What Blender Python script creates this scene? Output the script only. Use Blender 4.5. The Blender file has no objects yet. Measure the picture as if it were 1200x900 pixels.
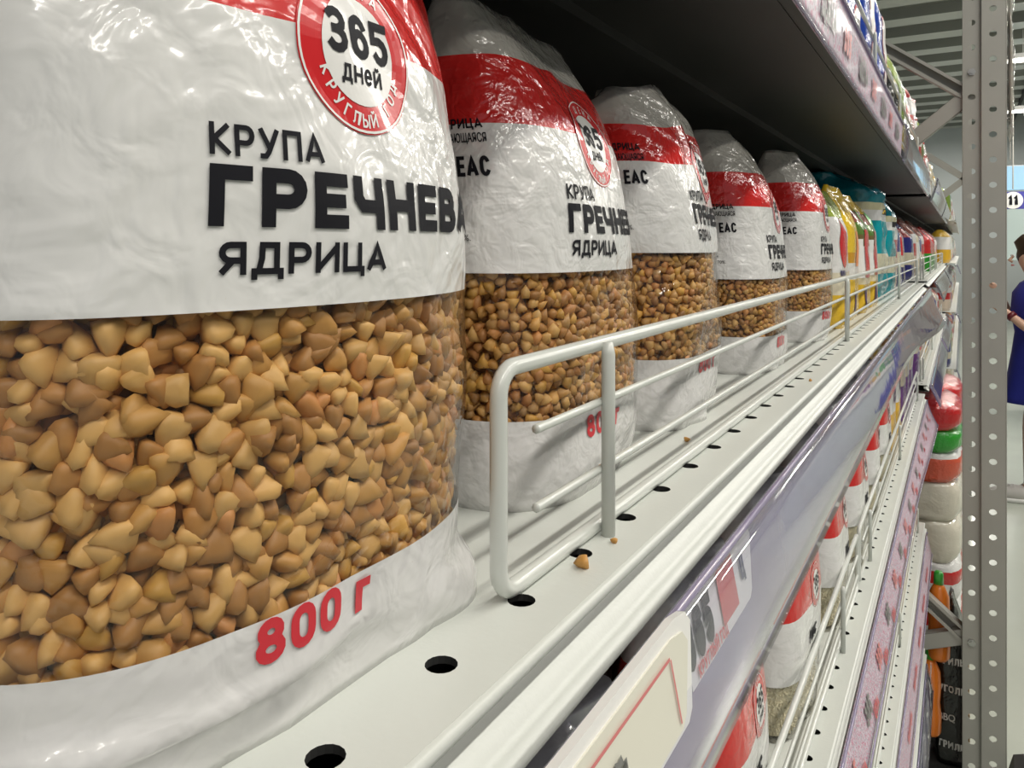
import bpy, bmesh, math, random
from mathutils import Vector, noise, Matrix, geometry

# ------------------------------------------------------------------ camera, world, lights, exposure
SC = bpy.context.scene
COL = SC.collection
ZC = 1.6                                  # camera height
PHI = math.atan(528 / 900)
cd = bpy.data.cameras.new('camera'); cam = bpy.data.objects.new('camera', cd); COL.objects.link(cam)
cam.location = (0, 0, ZC); cam.rotation_euler = (math.radians(90), 0, PHI)
cd.sensor_width = 36; cd.lens = 27.0; cd.shift_y = -160 / 1200; cd.clip_start = .01; cd.clip_end = 100
SC.camera = cam
w = bpy.data.worlds.new('world'); SC.world = w; w.use_nodes = True
w.node_tree.nodes['Background'].inputs[0].default_value = (.93, .95, 1, 1)
w.node_tree.nodes['Background'].inputs[1].default_value = .50
SC.view_settings.view_transform = 'Standard'; SC.view_settings.look = 'None'
SC.view_settings.gamma = 1; SC.view_settings.use_curve_mapping = False
SC.view_settings.exposure = -0.62

def area(loc, sx, sy, power, rot=(0, 0, 0), col=(1, .96, .88)):
    l = bpy.data.lights.new('lamp_and_fill_light', 'AREA'); l.shape = 'RECTANGLE'; l.size = sx; l.size_y = sy
    l.energy = power; l.color = col
    o = bpy.data.objects.new('lamp_and_fill_light', l); COL.objects.link(o); o.location = loc; o.rotation_euler = rot
    return o
# two runs of lamps over the aisle, long way along it
for y in (-2.4, -.6, 1.2, 3.0, 5.5, 9.0):
    area((1.25, y, 4.0), .14, 1.5, 46 if y < 4 else 90)
for x_, y, p_ in ((3.2, 6.0, 130), (1.2, 13, 160), (.2, 17, 120), (4.0, 10.5, 220), (-3, 8, 120)):  # far fill lights without fixtures, added to brighten the distant wall, ceiling and floor
    area((x_, y, 4.0), .3, 1.6, p_)
for y in (-1.5, .3, 2.1):
    area((2.9, y, 4.0), .14, 1.5, 40)

# ------------------------------------------------------------------ helpers
def newobj(name, me, parent=None, kind=None):
    o = bpy.data.objects.new(name, me); COL.objects.link(o)
    if parent: o.parent = parent
    if kind: o['kind'] = kind
    return o
def mesh(name, vs, fs, mats, smooth=False, mi=None, uv=None):
    me = bpy.data.meshes.new(name); me.from_pydata([tuple(v) for v in vs], [], fs)
    for m in (mats if isinstance(mats, (list, tuple)) else [mats]): me.materials.append(m)
    if mi: me.polygons.foreach_set('material_index', mi)
    if smooth: me.polygons.foreach_set('use_smooth', [True] * len(me.polygons))
    if uv:
        l = me.uv_layers.new(name='UVMap')
        for p in me.polygons:
            for li, vi in zip(p.loop_indices, p.vertices): l.data[li].uv = uv[vi]
    me.update(); return me
class MB:
    def __init__(s): s.v = []; s.f = []; s.m = []
    def box(s, x0, x1, y0, y1, z0, z1, m=0):
        n = len(s.v)
        s.v += [(x, y, z) for z in (z0, z1) for y in (y0, y1) for x in (x0, x1)]
        for f in ((0, 2, 3, 1), (4, 5, 7, 6), (0, 1, 5, 4), (2, 6, 7, 3), (0, 4, 6, 2), (1, 3, 7, 5)):
            s.f.append(tuple(n + i for i in f)); s.m.append(m)
        return s
    def tube(s, pts, r, n=8, cap=True, m=0):
        pts = [Vector(p) for p in pts]; rs = r if isinstance(r, (list, tuple)) else [r] * len(pts)
        b = len(s.v); up = None
        for i, p in enumerate(pts):
            d = (pts[min(i + 1, len(pts) - 1)] - pts[max(i - 1, 0)]).normalized()
            if up is None:
                up = Vector((0, 0, 1)) if abs(d.z) < .9 else Vector((1, 0, 0))
            a = d.cross(up).normalized(); up = a.cross(d).normalized()
            for k in range(n):
                t = 2 * math.pi * k / n
                s.v.append(tuple(p + (a * math.cos(t) + up * math.sin(t)) * rs[i]))
        for i in range(len(pts) - 1):
            for k in range(n):
                s.f.append((b + i * n + k, b + i * n + (k + 1) % n, b + (i + 1) * n + (k + 1) % n, b + (i + 1) * n + k)); s.m.append(m)
        if cap:
            s.f.append(tuple(b + k for k in range(n))[::-1]); s.m.append(m)
            s.f.append(tuple(b + (len(pts) - 1) * n + k for k in range(n))); s.m.append(m)
        return s
    def extrude_y(s, prof, y0, y1, closed=False, m=0, thick=None):
        """profile of (x, z) swept along y"""
        b = len(s.v); n = len(prof)
        for y in (y0, y1):
            for x, z in prof: s.v.append((x, y, z))
        for k in range(n if closed else n - 1):
            s.f.append((b + k, b + n + k, b + n + (k + 1) % n, b + (k + 1) % n)); s.m.append(m)
        return s
    def build(s, name, mats, parent=None, smooth=False, kind=None):
        return newobj(name, mesh(name, s.v, s.f, mats, smooth, s.m), parent, kind)
def empty(name, loc=(0, 0, 0), rz=0):
    o = bpy.data.objects.new(name, None); COL.objects.link(o); o.location = loc; o.rotation_euler = (0, 0, rz)
    o.empty_display_size = .02
    return o
def tag(o, label, cat, group=None, kind=None):
    if label: o['label'] = label
    if cat: o['category'] = cat
    if group: o['group'] = group
    if kind: o['kind'] = kind
    return o
def copy_tree(o, parent=None):
    c = o.copy(); COL.objects.link(c); c.parent = parent
    for ch in list(o.children): copy_tree(ch, c)
    return c
def soften(o, wdt=.001, seg=2, ang=30):
    m = o.modifiers.new('bevel', 'BEVEL'); m.width = wdt; m.segments = seg; m.limit_method = 'ANGLE'; m.angle_limit = math.radians(ang)

# ------------------------------------------------------------------ materials
def mat(name, col, rough=.5, metal=0, bump=0, bscale=200, spec=.5, coat=0, var=0, vscale=20):
    m = bpy.data.materials.new(name); m.use_nodes = True; nt = m.node_tree; p = nt.nodes['Principled BSDF']
    p.inputs['Base Color'].default_value = (*col, 1); p.inputs['Roughness'].default_value = rough
    p.inputs['Metallic'].default_value = metal; p.inputs['Specular IOR Level'].default_value = spec
    p.inputs['Coat Weight'].default_value = coat; p.inputs['Coat Roughness'].default_value = .1
    tc = None
    if bump or var:
        tc = nt.nodes.new('ShaderNodeTexCoord')
    if bump:
        n = nt.nodes.new('ShaderNodeTexNoise'); n.inputs['Scale'].default_value = bscale
        nt.links.new(tc.outputs['Object'], n.inputs['Vector'])
        b = nt.nodes.new('ShaderNodeBump'); b.inputs['Strength'].default_value = bump; b.inputs['Distance'].default_value = .002
        nt.links.new(n.outputs[0], b.inputs['Height']); nt.links.new(b.outputs[0], p.inputs['Normal'])
    if var:
        n = nt.nodes.new('ShaderNodeTexNoise'); n.inputs['Scale'].default_value = vscale; n.inputs['Detail'].default_value = 5
        nt.links.new(tc.outputs['Object'], n.inputs['Vector'])
        mx = nt.nodes.new('ShaderNodeMix'); mx.data_type = 'RGBA'
        mx.inputs['A'].default_value = (*[c * (1 - var) for c in col], 1); mx.inputs['B'].default_value = (*[min(1, c * (1 + var)) for c in col], 1)
        nt.links.new(n.outputs[0], mx.inputs['Factor']); nt.links.new(mx.outputs['Result'], p.inputs['Base Color'])
    return m
M = {}
M['shelf'] = mat('shelf_grey_paint', (.60, .62, .58), .38, bump=.05, bscale=500, var=.05, vscale=25)
M['wire'] = mat('wire_grey_paint', (.60, .62, .58), .3, coat=.3)
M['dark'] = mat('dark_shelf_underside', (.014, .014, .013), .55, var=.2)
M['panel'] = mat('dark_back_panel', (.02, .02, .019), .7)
M['steel'] = mat('rack_steel_grey', (.40, .39, .355), .42, metal=.25, bump=.06, bscale=300, var=.08, vscale=9)
M['bolt'] = mat('bolt_zinc', (.5, .5, .48), .3, metal=.9)
M['black'] = mat('print_black', (.008, .008, .012), .6, spec=.2)
M['navy'] = mat('print_navy', (.02, .02, .10), .35)
M['red'] = mat('print_red', (.62, .02, .025), .25, coat=.4)
M['redink'] = mat('print_red_ink', (.62, .03, .045), .3)
M['white'] = mat('print_white', (.80, .79, .77), .3, coat=.3)
M['pinkink'] = mat('print_faded_red', (.62, .18, .18), .4)
M['cream'] = mat('cream_card', (.72, .70, .60), .35, coat=.3)
M['greyink'] = mat('print_grey', (.18, .18, .17), .4)
M['yellow'] = mat('print_yellow', (.80, .52, .02), .3, coat=.4)
M['purple'] = mat('print_purple', (.07, .015, .10), .35)
M['green'] = mat('print_green', (.05, .42, .05), .35, coat=.4)
M['orange'] = mat('print_orange', (.85, .22, .02), .35, coat=.4)
M['teal'] = mat('print_teal', (.0, .30, .36), .25, coat=.4)
M['cardboard'] = mat('dark_cardboard', (.11, .09, .075), .8, bump=.4, bscale=90, var=.2)

def fresnel2(N, L, ior):
    """thin sheet: the same reflectance from either side"""
    g = N.new('ShaderNodeNewGeometry'); k = N.new('ShaderNodeMath'); k.operation = 'MULTIPLY_ADD'
    k.inputs[1].default_value = 1 / ior - ior; k.inputs[2].default_value = ior; L.new(g.outputs['Backfacing'], k.inputs[0])
    f = N.new('ShaderNodeFresnel'); L.new(k.outputs[0], f.inputs[0]); return f
def clear_mat(name, tint=(1, 1, 1), body=.08, bodycol=(.8, .8, .85), rough=.08, bump=0, bscale=60, fr=1.45):
    """clear plastic film or sheet: transparent, a little milky, glossy by fresnel"""
    m = bpy.data.materials.new(name); m.use_nodes = True; nt = m.node_tree; N = nt.nodes; L = nt.links
    N.remove(N['Principled BSDF']); out = N['Material Output']
    t = N.new('ShaderNodeBsdfTransparent'); t.inputs[0].default_value = (*tint, 1)
    d = N.new('ShaderNodeBsdfDiffuse'); d.inputs[0].default_value = (*bodycol, 1)
    g = N.new('ShaderNodeBsdfGlossy'); g.inputs['Roughness'].default_value = rough; g.inputs[0].default_value = (1, 1, 1, 1)
    m1 = N.new('ShaderNodeMixShader'); m1.inputs[0].default_value = body
    L.new(t.outputs[0], m1.inputs[1]); L.new(d.outputs[0], m1.inputs[2])
    f = fresnel2(N, L, fr)
    m2 = N.new('ShaderNodeMixShader'); L.new(f.outputs[0], m2.inputs[0]); L.new(m1.outputs[0], m2.inputs[1]); L.new(g.outputs[0], m2.inputs[2])
    if bump:
        tc = N.new('ShaderNodeTexCoord'); n = N.new('ShaderNodeTexNoise'); n.inputs['Scale'].default_value = bscale; n.inputs['Detail'].default_value = 3
        L.new(tc.outputs['Object'], n.inputs['Vector']); b = N.new('ShaderNodeBump'); b.inputs['Strength'].default_value = bump; b.inputs['Distance'].default_value = .004
        L.new(n.outputs[0], b.inputs['Height'])
        for x in (g, d, f): L.new(b.outputs[0], x.inputs['Normal'])
    L.new(m2.outputs[0], out.inputs[0]); return m
M['clear'] = clear_mat('clear_plastic', (.97, .97, 1), .05, (.75, .75, .85), .05, bump=.12, bscale=14)
M['lilac'] = clear_mat('lilac_plastic', (.84, .82, .95), .62, (.34, .30, .43), .15, bump=.1, bscale=12)

def insert_mat(name, base, ink, ink2, scale):
    m = mat(name, base, .55, coat=.08); nt = m.node_tree; N = nt.nodes; L = nt.links
    tc = N.new('ShaderNodeTexCoord'); mp = N.new('ShaderNodeMapping'); mp.inputs['Scale'].default_value = (scale, scale, scale)
    L.new(tc.outputs['Object'], mp.inputs[0])
    v = N.new('ShaderNodeTexVoronoi'); v.feature = 'SMOOTH_F1'; L.new(mp.outputs[0], v.inputs['Vector'])
    n = N.new('ShaderNodeTexNoise'); n.inputs['Scale'].default_value = 2.2; L.new(mp.outputs[0], n.inputs['Vector'])
    r = N.new('ShaderNodeValToRGB'); r.color_ramp.interpolation = 'CONSTANT'
    e = r.color_ramp.elements; e[0].position = 0; e[0].color = (*ink, 1); e[1].position = .30; e[1].color = (*base, 1)
    x = e.new(.42); x.color = (*ink2, 1); x = e.new(.52); x.color = (*base, 1)
    L.new(v.outputs['Distance'], r.inputs[0]); L.new(r.outputs[0], N['Principled BSDF'].inputs['Base Color'])
    return m
M['insert'] = insert_mat('price_strip_paper', (.62, .52, .60), (.50, .14, .24), (.34, .30, .36), 75)
M['insert_pale'] = insert_mat('price_strip_pale_paper', (.52, .44, .52), (.46, .22, .32), (.36, .32, .38), 34)
M['insert_navy'] = mat('price_strip_navy', (.035, .04, .16), .3, coat=.4)

def pouch_mat(name, stops, bump=.5, bscale=110, rough=.22, wob=0.0):
    """printed film: bands by height (UV y), alpha 1 printed .. 0 clear"""
    m = bpy.data.materials.new(name); m.use_nodes = True; nt = m.node_tree; N = nt.nodes; L = nt.links
    p = N['Principled BSDF']; out = N['Material Output']
    uv = N.new('ShaderNodeUVMap'); sx = N.new('ShaderNodeSeparateXYZ'); L.new(uv.outputs[0], sx.inputs[0])
    r = N.new('ShaderNodeValToRGB'); r.color_ramp.interpolation = 'CONSTANT'
    el = r.color_ramp.elements
    while len(el) > 1: el.remove(el[-1])
    for i, (pos, c, a) in enumerate(stops):
        e = el[0] if i == 0 else el.new(pos)
        e.position = pos; e.color = (*c, a)
    L.new(sx.outputs['Y'], r.inputs[0]); L.new(r.outputs['Color'], p.inputs['Base Color'])
    p.inputs['Roughness'].default_value = rough; p.inputs['Coat Weight'].default_value = .5; p.inputs['Coat Roughness'].default_value = .06
    tc = N.new('ShaderNodeTexCoord')
    n = N.new('ShaderNodeTexNoise'); n.inputs['Scale'].default_value = bscale; n.inputs['Detail'].default_value = 2.5; n.inputs['Distortion'].default_value = .6
    L.new(tc.outputs['Object'], n.inputs['Vector'])
    n2 = N.new('ShaderNodeTexNoise'); n2.inputs['Scale'].default_value = bscale * .28; n2.inputs['Detail'].default_value = 3; n2.inputs['Distortion'].default_value = 1.2
    L.new(tc.outputs['Object'], n2.inputs['Vector'])
    ad = N.new('ShaderNodeMath'); ad.operation = 'MULTIPLY_ADD'; ad.inputs[1].default_value = 2.2
    L.new(n2.outputs[0], ad.inputs[0]); L.new(n.outputs[0], ad.inputs[2])
    b = N.new('ShaderNodeBump'); b.inputs['Strength'].default_value = bump; b.inputs['Distance'].default_value = .0035
    L.new(ad.outputs[0], b.inputs['Height']); L.new(b.outputs[0], p.inputs['Normal']); L.new(b.outputs[0], p.inputs['Coat Normal'])
    t = N.new('ShaderNodeBsdfTransparent'); t.inputs[0].default_value = (.97, .96, .93, 1)
    g = N.new('ShaderNodeBsdfGlossy'); g.inputs['Roughness'].default_value = .07; L.new(b.outputs[0], g.inputs['Normal'])
    f = fresnel2(N, L, 1.55); L.new(b.outputs[0], f.inputs['Normal'])
    mc = N.new('ShaderNodeMixShader'); L.new(f.outputs[0], mc.inputs[0]); L.new(t.outputs[0], mc.inputs[1]); L.new(g.outputs[0], mc.inputs[2])
    mm = N.new('ShaderNodeMixShader'); L.new(r.outputs['Alpha'], mm.inputs[0]); L.new(mc.outputs[0], mm.inputs[1]); L.new(p.outputs[0], mm.inputs[2])
    L.new(mm.outputs[0], out.inputs[0]); return m

def tint_mat(name, rough=.5):
    m = mat(name, (1, 1, 1), rough); nt = m.node_tree
    a = nt.nodes.new('ShaderNodeAttribute'); a.attribute_name = 'tint'
    nt.links.new(a.outputs['Color'], nt.nodes['Principled BSDF'].inputs['Base Color']); return m
M['kernel'] = tint_mat('buckwheat', .5)
M['rice'] = tint_mat('rice', .35)

# ------------------------------------------------------------------ structure: floor, ceiling, far wall
def floor_mat():
    m = mat('polished_concrete', (.44, .47, .41), .22, bump=.03, bscale=30, var=.18, vscale=1.6); return m
MB().box(-8, 12, -5, 24, -.05, 0).build('floor', floor_mat(), kind='structure')
rib = mat('ceiling_metal', (.55, .56, .52), .4, metal=.35, var=.08, vscale=2)
ribd = mat('ceiling_metal_groove', (.20, .21, .19), .5, metal=.2)
# trapezoid metal deck over the racks, ridges across the aisle
prof = []
mb = MB(); y = -5; k = 0
while y < 24:
    b = len(mb.v)
    pts = [(y, 4.35), (y + .42, 4.35), (y + .47, 4.24), (y + .80, 4.24), (y + .85, 4.35)]
    for X in (-8, .9):
        for (yy, zz) in pts: mb.v.append((X, yy, zz))
    for j in range(4):
        mb.f.append((b + j, b + j + 1, b + 6 + j, b + 5 + j)); mb.m.append(0 if j == 2 else 1)
    y += .85
mb.build('ceiling', [rib, ribd], kind='structure')
mb = MB(); mb.box(.9, 12, -5, 24, 5.4, 5.45); mb.box(.88, .92, -5, 24, 4.2, 5.4)
mb.build('ceiling', mat('ceiling_dark', (.035, .036, .036), .8), kind='structure')
beam_m = mat('ceiling_beam_white', (.62, .62, .58), .5)
for i, (yb, zb, hb) in enumerate(((7.2, 4.05, .07), (9.3, 4.1, .06), (11.5, 4.0, .08), (13.8, 4.0, .08), (16.0, 3.9, .1))):
    o = MB().box(.92, 12, yb, yb + .12, zb, zb + hb).build('trim_%d' % (i + 1), beam_m, kind='structure')
wallm = mat('far_wall_pale', (.62, .66, .66), .7, var=.06, vscale=2)
MB().box(-8, 12, 19.8, 20, 0, 5.4).build('wall_back', wallm, kind='structure')
MB().box(11.9, 12, -5, 20, 0, 5.4).build('wall_right', wallm, kind='structure')

lamp_em = bpy.data.materials.new('lamp_glow'); lamp_em.use_nodes = True
_p = lamp_em.node_tree.nodes['Principled BSDF']; _p.inputs['Emission Color'].default_value = (1, .97, .9, 1); _p.inputs['Emission Strength'].default_value = 9
lampbody = mat('lamp_body', (.7, .7, .68), .4)
def ceiling_lamp(x, y, z, ln, along, label):
    r = empty('ceiling_lamp', (x, y, z), 0 if along else math.pi / 2)
    tag(r, label, 'lamp', 'strip lamps over the aisle')
    MB().box(-.09, .09, -ln / 2, ln / 2, .03, .08).build('housing', lampbody, r)
    for sx in (-.045, .045):
        MB().tube([(sx, -ln / 2 + .03, .015), (sx, ln / 2 - .03, .015)], .013, 8).build('tube', lamp_em, r)
    for sy in (-1, 1): MB().tube([(0, sy * ln * .35, .08), (0, sy * ln * .35, .36)], .004, 5).build('hanger', lampbody, r)
for y, nm_ in ((-2.4, 'rearmost'), (-.6, 'second'), (1.2, 'third'), (3.0, 'fourth'), (5.5, 'fifth')):
    ceiling_lamp(1.25, y, 4.03, 1.5, True, nm_ + ' white strip lamp hanging lengthwise above the open aisle')
for i, y in enumerate((8.6, 10.4, 12.6)):
    ceiling_lamp(1.0 + .15 * i, y, 3.95 - .25 * i, 1.6, False, ('nearest bright strip lamp right of the steel post', 'middle bright strip lamp right of the steel post', 'farthest low strip lamp above the aisle sign')[i])

# ------------------------------------------------------------------ text
# a plain stroke alphabet (centre lines in a unit cell): width, strokes
def _arc(cx, cy, rx, ry, a0, a1, n=8): return [(cx + rx * math.cos(math.radians(a0 + (a1 - a0) * i / n)), cy + ry * math.sin(math.radians(a0 + (a1 - a0) * i / n))) for i in range(n + 1)]
_O = _arc(.5, .66, .5, .34, 0, 180) + _arc(.5, .34, .5, .34, 180, 360) + [(1, .66)]
_P = [(0, 1), (.55, 1)] + _arc(.6, .71, .4, .29, 90, -90) + [(.55, .42), (0, .42)]
_SIX = _arc(.5, .68, .5, .32, 20, 180)[::1] + _arc(.5, .30, .5, .30, 180, 360) + _arc(.5, .30, .5, .30, 0, 150)
GL = {
 'А': (.78, [[(0, 0), (.5, 1), (1, 0)], [(.2, .26), (.8, .26)]]), 'Б': (.66, [[(.9, 1), (0, 1), (0, 0), (.55, 0)] + _arc(.6, .29, .4, .29, -90, 90) + [(0, .58)]]),
 'В': (.68, [[(0, 0), (0, 1), (.5, 1)] + _arc(.52, .76, .38, .24, 90, -90) + [(0, .52)], [(.5, .52)] + _arc(.58, .26, .42, .26, 90, -90) + [(0, 0)]]),
 'Г': (.56, [[(1, 1), (0, 1), (0, 0)]]), 'Д': (.84, [[(.16, 0), (.28, .5), (.30, 1), (.84, 1), (.84, 0)], [(0, -.2), (0, 0), (1, 0), (1, -.2)]]),
 'Е': (.58, [[(1, 1), (0, 1), (0, 0), (1, 0)], [(0, .5), (.88, .5)]]), 'З': (.62, [_arc(.45, .76, .5, .24, 150, -90) + [(.35, .52)], [(.45, .52)] + _arc(.48, .26, .52, .26, 90, -150)]),
 'И': (.74, [[(0, 1), (0, 0)], [(0, .04), (1, .96)], [(1, 1), (1, 0)]]), 'К': (.68, [[(0, 0), (0, 1)], [(.95, 1), (.12, .5), (1, 0)]]),
 'Л': (.76, [[(0, 0), (.2, .15), (.26, 1), (1, 1), (1, 0)]]), 'Н': (.70, [[(0, 0), (0, 1)], [(1, 0), (1, 1)], [(0, .5), (1, .5)]]),
 'О': (.74, [_O]), 'П': (.70, [[(0, 0), (0, 1), (1, 1), (1, 0)]]), 'Р': (.64, [[(0, 0), (0, 1)], _P]),
 'С': (.68, [_arc(.5, .66, .5, .34, 25, 180) + _arc(.5, .34, .5, .34, 180, 335)]), 'Т': (.62, [[(0, 1), (1, 1)], [(.5, 1), (.5, 0)]]),
 'У': (.70, [[(0, 1), (.5, .36)], [(1, 1), (.48, .16), (.3, 0), (.1, 0)]]), 'Ц': (.78, [[(0, 1), (0, 0), (1, 0), (1, -.2)], [(.84, 1), (.84, 0)]]),
 'Ч': (.66, [[(0, 1), (0, .62), (.2, .42), (1, .42)], [(1, 1), (1, 0)]]), 'Ь': (.62, [[(0, 1), (0, 0), (.55, 0)] + _arc(.58, .29, .42, .29, -90, 90) + [(0, .58)]]),
 'Ы': (.90, [[(0, 1), (0, 0), (.38, 0)] + _arc(.40, .29, .30, .29, -90, 90) + [(0, .58)], [(1, 1), (1, 0)]]),
 'Я': (.66, [[(1, 0), (1, 1)], [(1 - x, y) for x, y in _P], [(.5, .42), (0, 0)]]),
 '0': (.60, [_O]), '1': (.34, [[(0, .8), (1, 1), (1, 0)]]), '3': (.62, [_arc(.45, .76, .5, .24, 150, -90) + [(.35, .52)], [(.45, .52)] + _arc(.48, .26, .52, .26, 90, -150)]),
 '5': (.60, [[(.95, 1), (.06, 1), (0, .56), (.5, .60)] + _arc(.5, .30, .5, .30, 80, -150)]), '6': (.62, [_SIX]),
 '8': (.62, [_arc(.5, .76, .42, .24, -90, 270, 14), _arc(.5, .26, .5, .26, 90, 450, 14)]), '.': (.10, [[(0, 0), (0, .02)]]), '-': (.4, [[(0, .45), (1, .45)]]),
}
GL['Й'] = (.74, GL['И'][1] + [[(.25, 1.30), (.5, 1.20), (.75, 1.30)]])
for _l, _u in zip('деий', 'ДЕИЙ'): GL[_l] = (GL[_u][0] * .74, [[(x, y * .74) for x, y in s] for s in GL[_u][1]])
GL['н'] = (.52, [[(x, y * .74) for x, y in s] for s in GL['Н'][1]]); GL['г'] = (.42, [[(x, y * .74) for x, y in s] for s in GL['Г'][1]])
GL['е'] = (.50, [[(.0, .38), (1, .38)] + _arc(.5, .40, .5, .34, 0, 180)[1:] + _arc(.5, .34, .5, .34, 180, 320)])
def stroke_text(s, cap, t, xs, cut, align):
    vs = []; fs = []; x = 0; T = t * cap
    cut = cut or cap * .5
    for ch in s:
        if ch == ' ': x += cap * .38 * xs; continue
        w_, st = GL[ch]; W_ = max(w_ * cap * xs * (1 + t * .35), T)
        for pl in st:
            pts = []
            for px, py in pl:
                q = (x + T / 2 + px * max(W_ - T, 0), T / 2 + py * (cap - T))
                if not pts or math.hypot(q[0] - pts[-1][0], q[1] - pts[-1][1]) > cap * .004: pts.append(q)
            if len(pts) < 2: continue
            closed = math.hypot(pts[0][0] - pts[-1][0], pts[0][1] - pts[-1][1]) < cap * .02
            def ext(a, b_):
                l = math.hypot(a[0] - b_[0], a[1] - b_[1]); k = T / 2 / l
                dx, dy = (a[0] - b_[0]) * k, (a[1] - b_[1]) * k
                if abs(dx) > 1e-9 and abs(dy) > T * .1 and abs(dx) > T * .1: dx *= .55; dy *= .55
                return (a[0] + dx, a[1] + dy)
            if not closed: p0 = ext(pts[0], pts[1]); p1 = ext(pts[-1], pts[-2]); pts[0] = p0; pts[-1] = p1
            fine = [pts[0]]
            for a, b_ in zip(pts, pts[1:]):
                n = max(1, int(math.ceil(math.hypot(b_[0] - a[0], b_[1] - a[1]) / cut)))
                for i in range(1, n + 1): fine.append((a[0] + (b_[0] - a[0]) * i / n, a[1] + (b_[1] - a[1]) * i / n))
            m = len(fine); base = len(vs)
            for i in range(m):
                pv = fine[i - 1] if i else (fine[-2] if closed else None); nx = fine[i + 1] if i < m - 1 else (fine[1] if closed else None)
                d = []
                for a, b_ in ((pv, fine[i]), (fine[i], nx)):
                    if a is None or b_ is None: continue
                    l = math.hypot(b_[0] - a[0], b_[1] - a[1]) or 1; d.append(((b_[0] - a[0]) / l, (b_[1] - a[1]) / l))
                dx = sum(q[0] for q in d); dy = sum(q[1] for q in d); l = math.hypot(dx, dy) or 1; dx /= l; dy /= l
                k = 1 / max(.55, dx * d[0][0] + dy * d[0][1])
                for o_ in (-.5, 0, .5): vs.append((fine[i][0] - dy * T * o_ * k, fine[i][1] + dx * T * o_ * k))
            for i in range(m - 1):
                for q in (0, 1): fs.append((base + 3 * i + q, base + 3 * i + 3 + q, base + 3 * i + 4 + q, base + 3 * i + 1 + q))
        x += W_ + cap * .13 * xs
    tot = x - cap * .13 * xs
    if align == 'CENTER': vs = [(a - tot / 2, b_) for a, b_ in vs]
    return vs, fs
_tc = {}
def text_mesh(s, size, bold=0.0, xs=1.0, cut=None, align='LEFT'):
    """flat triangulated text as (verts2d, faces); cut = grid step so that it can follow a curved face"""
    key = (s, size, bold, xs, cut, align)
    if key in _tc: return _tc[key]
    if all(ch in GL or ch == ' ' for ch in s):
        _tc[key] = stroke_text(s, size * .727, .13 + 3 * bold, xs, cut, align); return _tc[key]
    c = bpy.data.curves.new('t', 'FONT'); c.body = s; c.size = size; c.offset = 0; c.align_x = align; c.resolution_u = 3
    o = bpy.data.objects.new('t', c); COL.objects.link(o)
    dg = bpy.context.evaluated_depsgraph_get(); me = bpy.data.meshes.new_from_object(o.evaluated_get(dg))
    bm = bmesh.new(); bm.from_mesh(me)
    bpy.data.objects.remove(o); bpy.data.meshes.remove(me); bpy.data.curves.remove(c)
    for v in bm.verts: v.co.x *= xs
    bmesh.ops.remove_doubles(bm, verts=bm.verts, dist=size * 1e-4)
    if cut and bm.verts:
        x0 = min(v.co.x for v in bm.verts); x1 = max(v.co.x for v in bm.verts)
        y0 = min(v.co.y for v in bm.verts); y1 = max(v.co.y for v in bm.verts)
        x = x0 + cut
        while x < x1:
            bmesh.ops.bisect_plane(bm, geom=bm.verts[:] + bm.edges[:] + bm.faces[:], plane_co=(x, 0, 0), plane_no=(1, 0, 0)); x += cut
        y = y0 + cut
        while y < y1:
            bmesh.ops.bisect_plane(bm, geom=bm.verts[:] + bm.edges[:] + bm.faces[:], plane_co=(0, y, 0), plane_no=(0, 1, 0)); y += cut
    bm.verts.index_update()
    r = ([(v.co.x, v.co.y) for v in bm.verts], [tuple(v.index for v in f.verts) for f in bm.faces])
    bm.free()
    if bold > .008:      # heavier stroke: the outline repeated, shifted by the extra weight
        d = bold * size * .72; vs = []; fs = []
        for sx, sy in ((-1, -.7), (-1, .7), (0, -.7), (0, .7), (1, -.7), (1, .7)):
            k = len(vs); vs += [(x + sx * d * xs, y + sy * d) for x, y in r[0]]; fs += [tuple(k + i for i in f) for f in r[1]]
        r = (vs, fs)
    _tc[key] = r; return r
def fit(s, cap, width, bold, cut):
    """text scaled to a capital height and a total width"""
    t = text_mesh(s, 1.0, bold, 1.0, None); x0 = min(v[0] for v in t[0]); x1 = max(v[0] for v in t[0])
    size = cap / .727; xs = width / ((x1 - x0) * size)
    return place2(text_mesh(s, size, bold, xs, cut), -x0 * size * xs, 0)
def disc2(r0, r1, n=40, rings=3, sx=1.0):
    """flat ring (or disc when r0 = 0)"""
    vs = []; fs = []
    for j in range(rings + 1):
        r = r0 + (r1 - r0) * j / rings
        for k in range(n): vs.append((sx * r * math.cos(2 * math.pi * k / n), r * math.sin(2 * math.pi * k / n)))
    for j in range(rings):
        for k in range(n): fs.append((j * n + k, (j + 1) * n + k, (j + 1) * n + (k + 1) % n, j * n + (k + 1) % n))
    return vs, fs
def rect2(w_, h_, nx=8, ny=6):
    vs = [(w_ * i / nx, h_ * j / ny) for j in range(ny + 1) for i in range(nx + 1)]
    fs = [(j * (nx + 1) + i, j * (nx + 1) + i + 1, (j + 1) * (nx + 1) + i + 1, (j + 1) * (nx + 1) + i) for j in range(ny) for i in range(nx)]
    return vs, fs
def place2(tm, dx, dy, ang=0, sc=1):
    ca, sa = math.cos(ang), math.sin(ang)
    return [(dx + sc * (x * ca - y * sa), dy + sc * (x * sa + y * ca)) for x, y in tm[0]], tm[1]
def join2(*tms):
    vs = []; fs = []
    for v, f in tms:
        b = len(vs); vs += v; fs += [tuple(b + i for i in q) for q in f]
    return vs, fs

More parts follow.
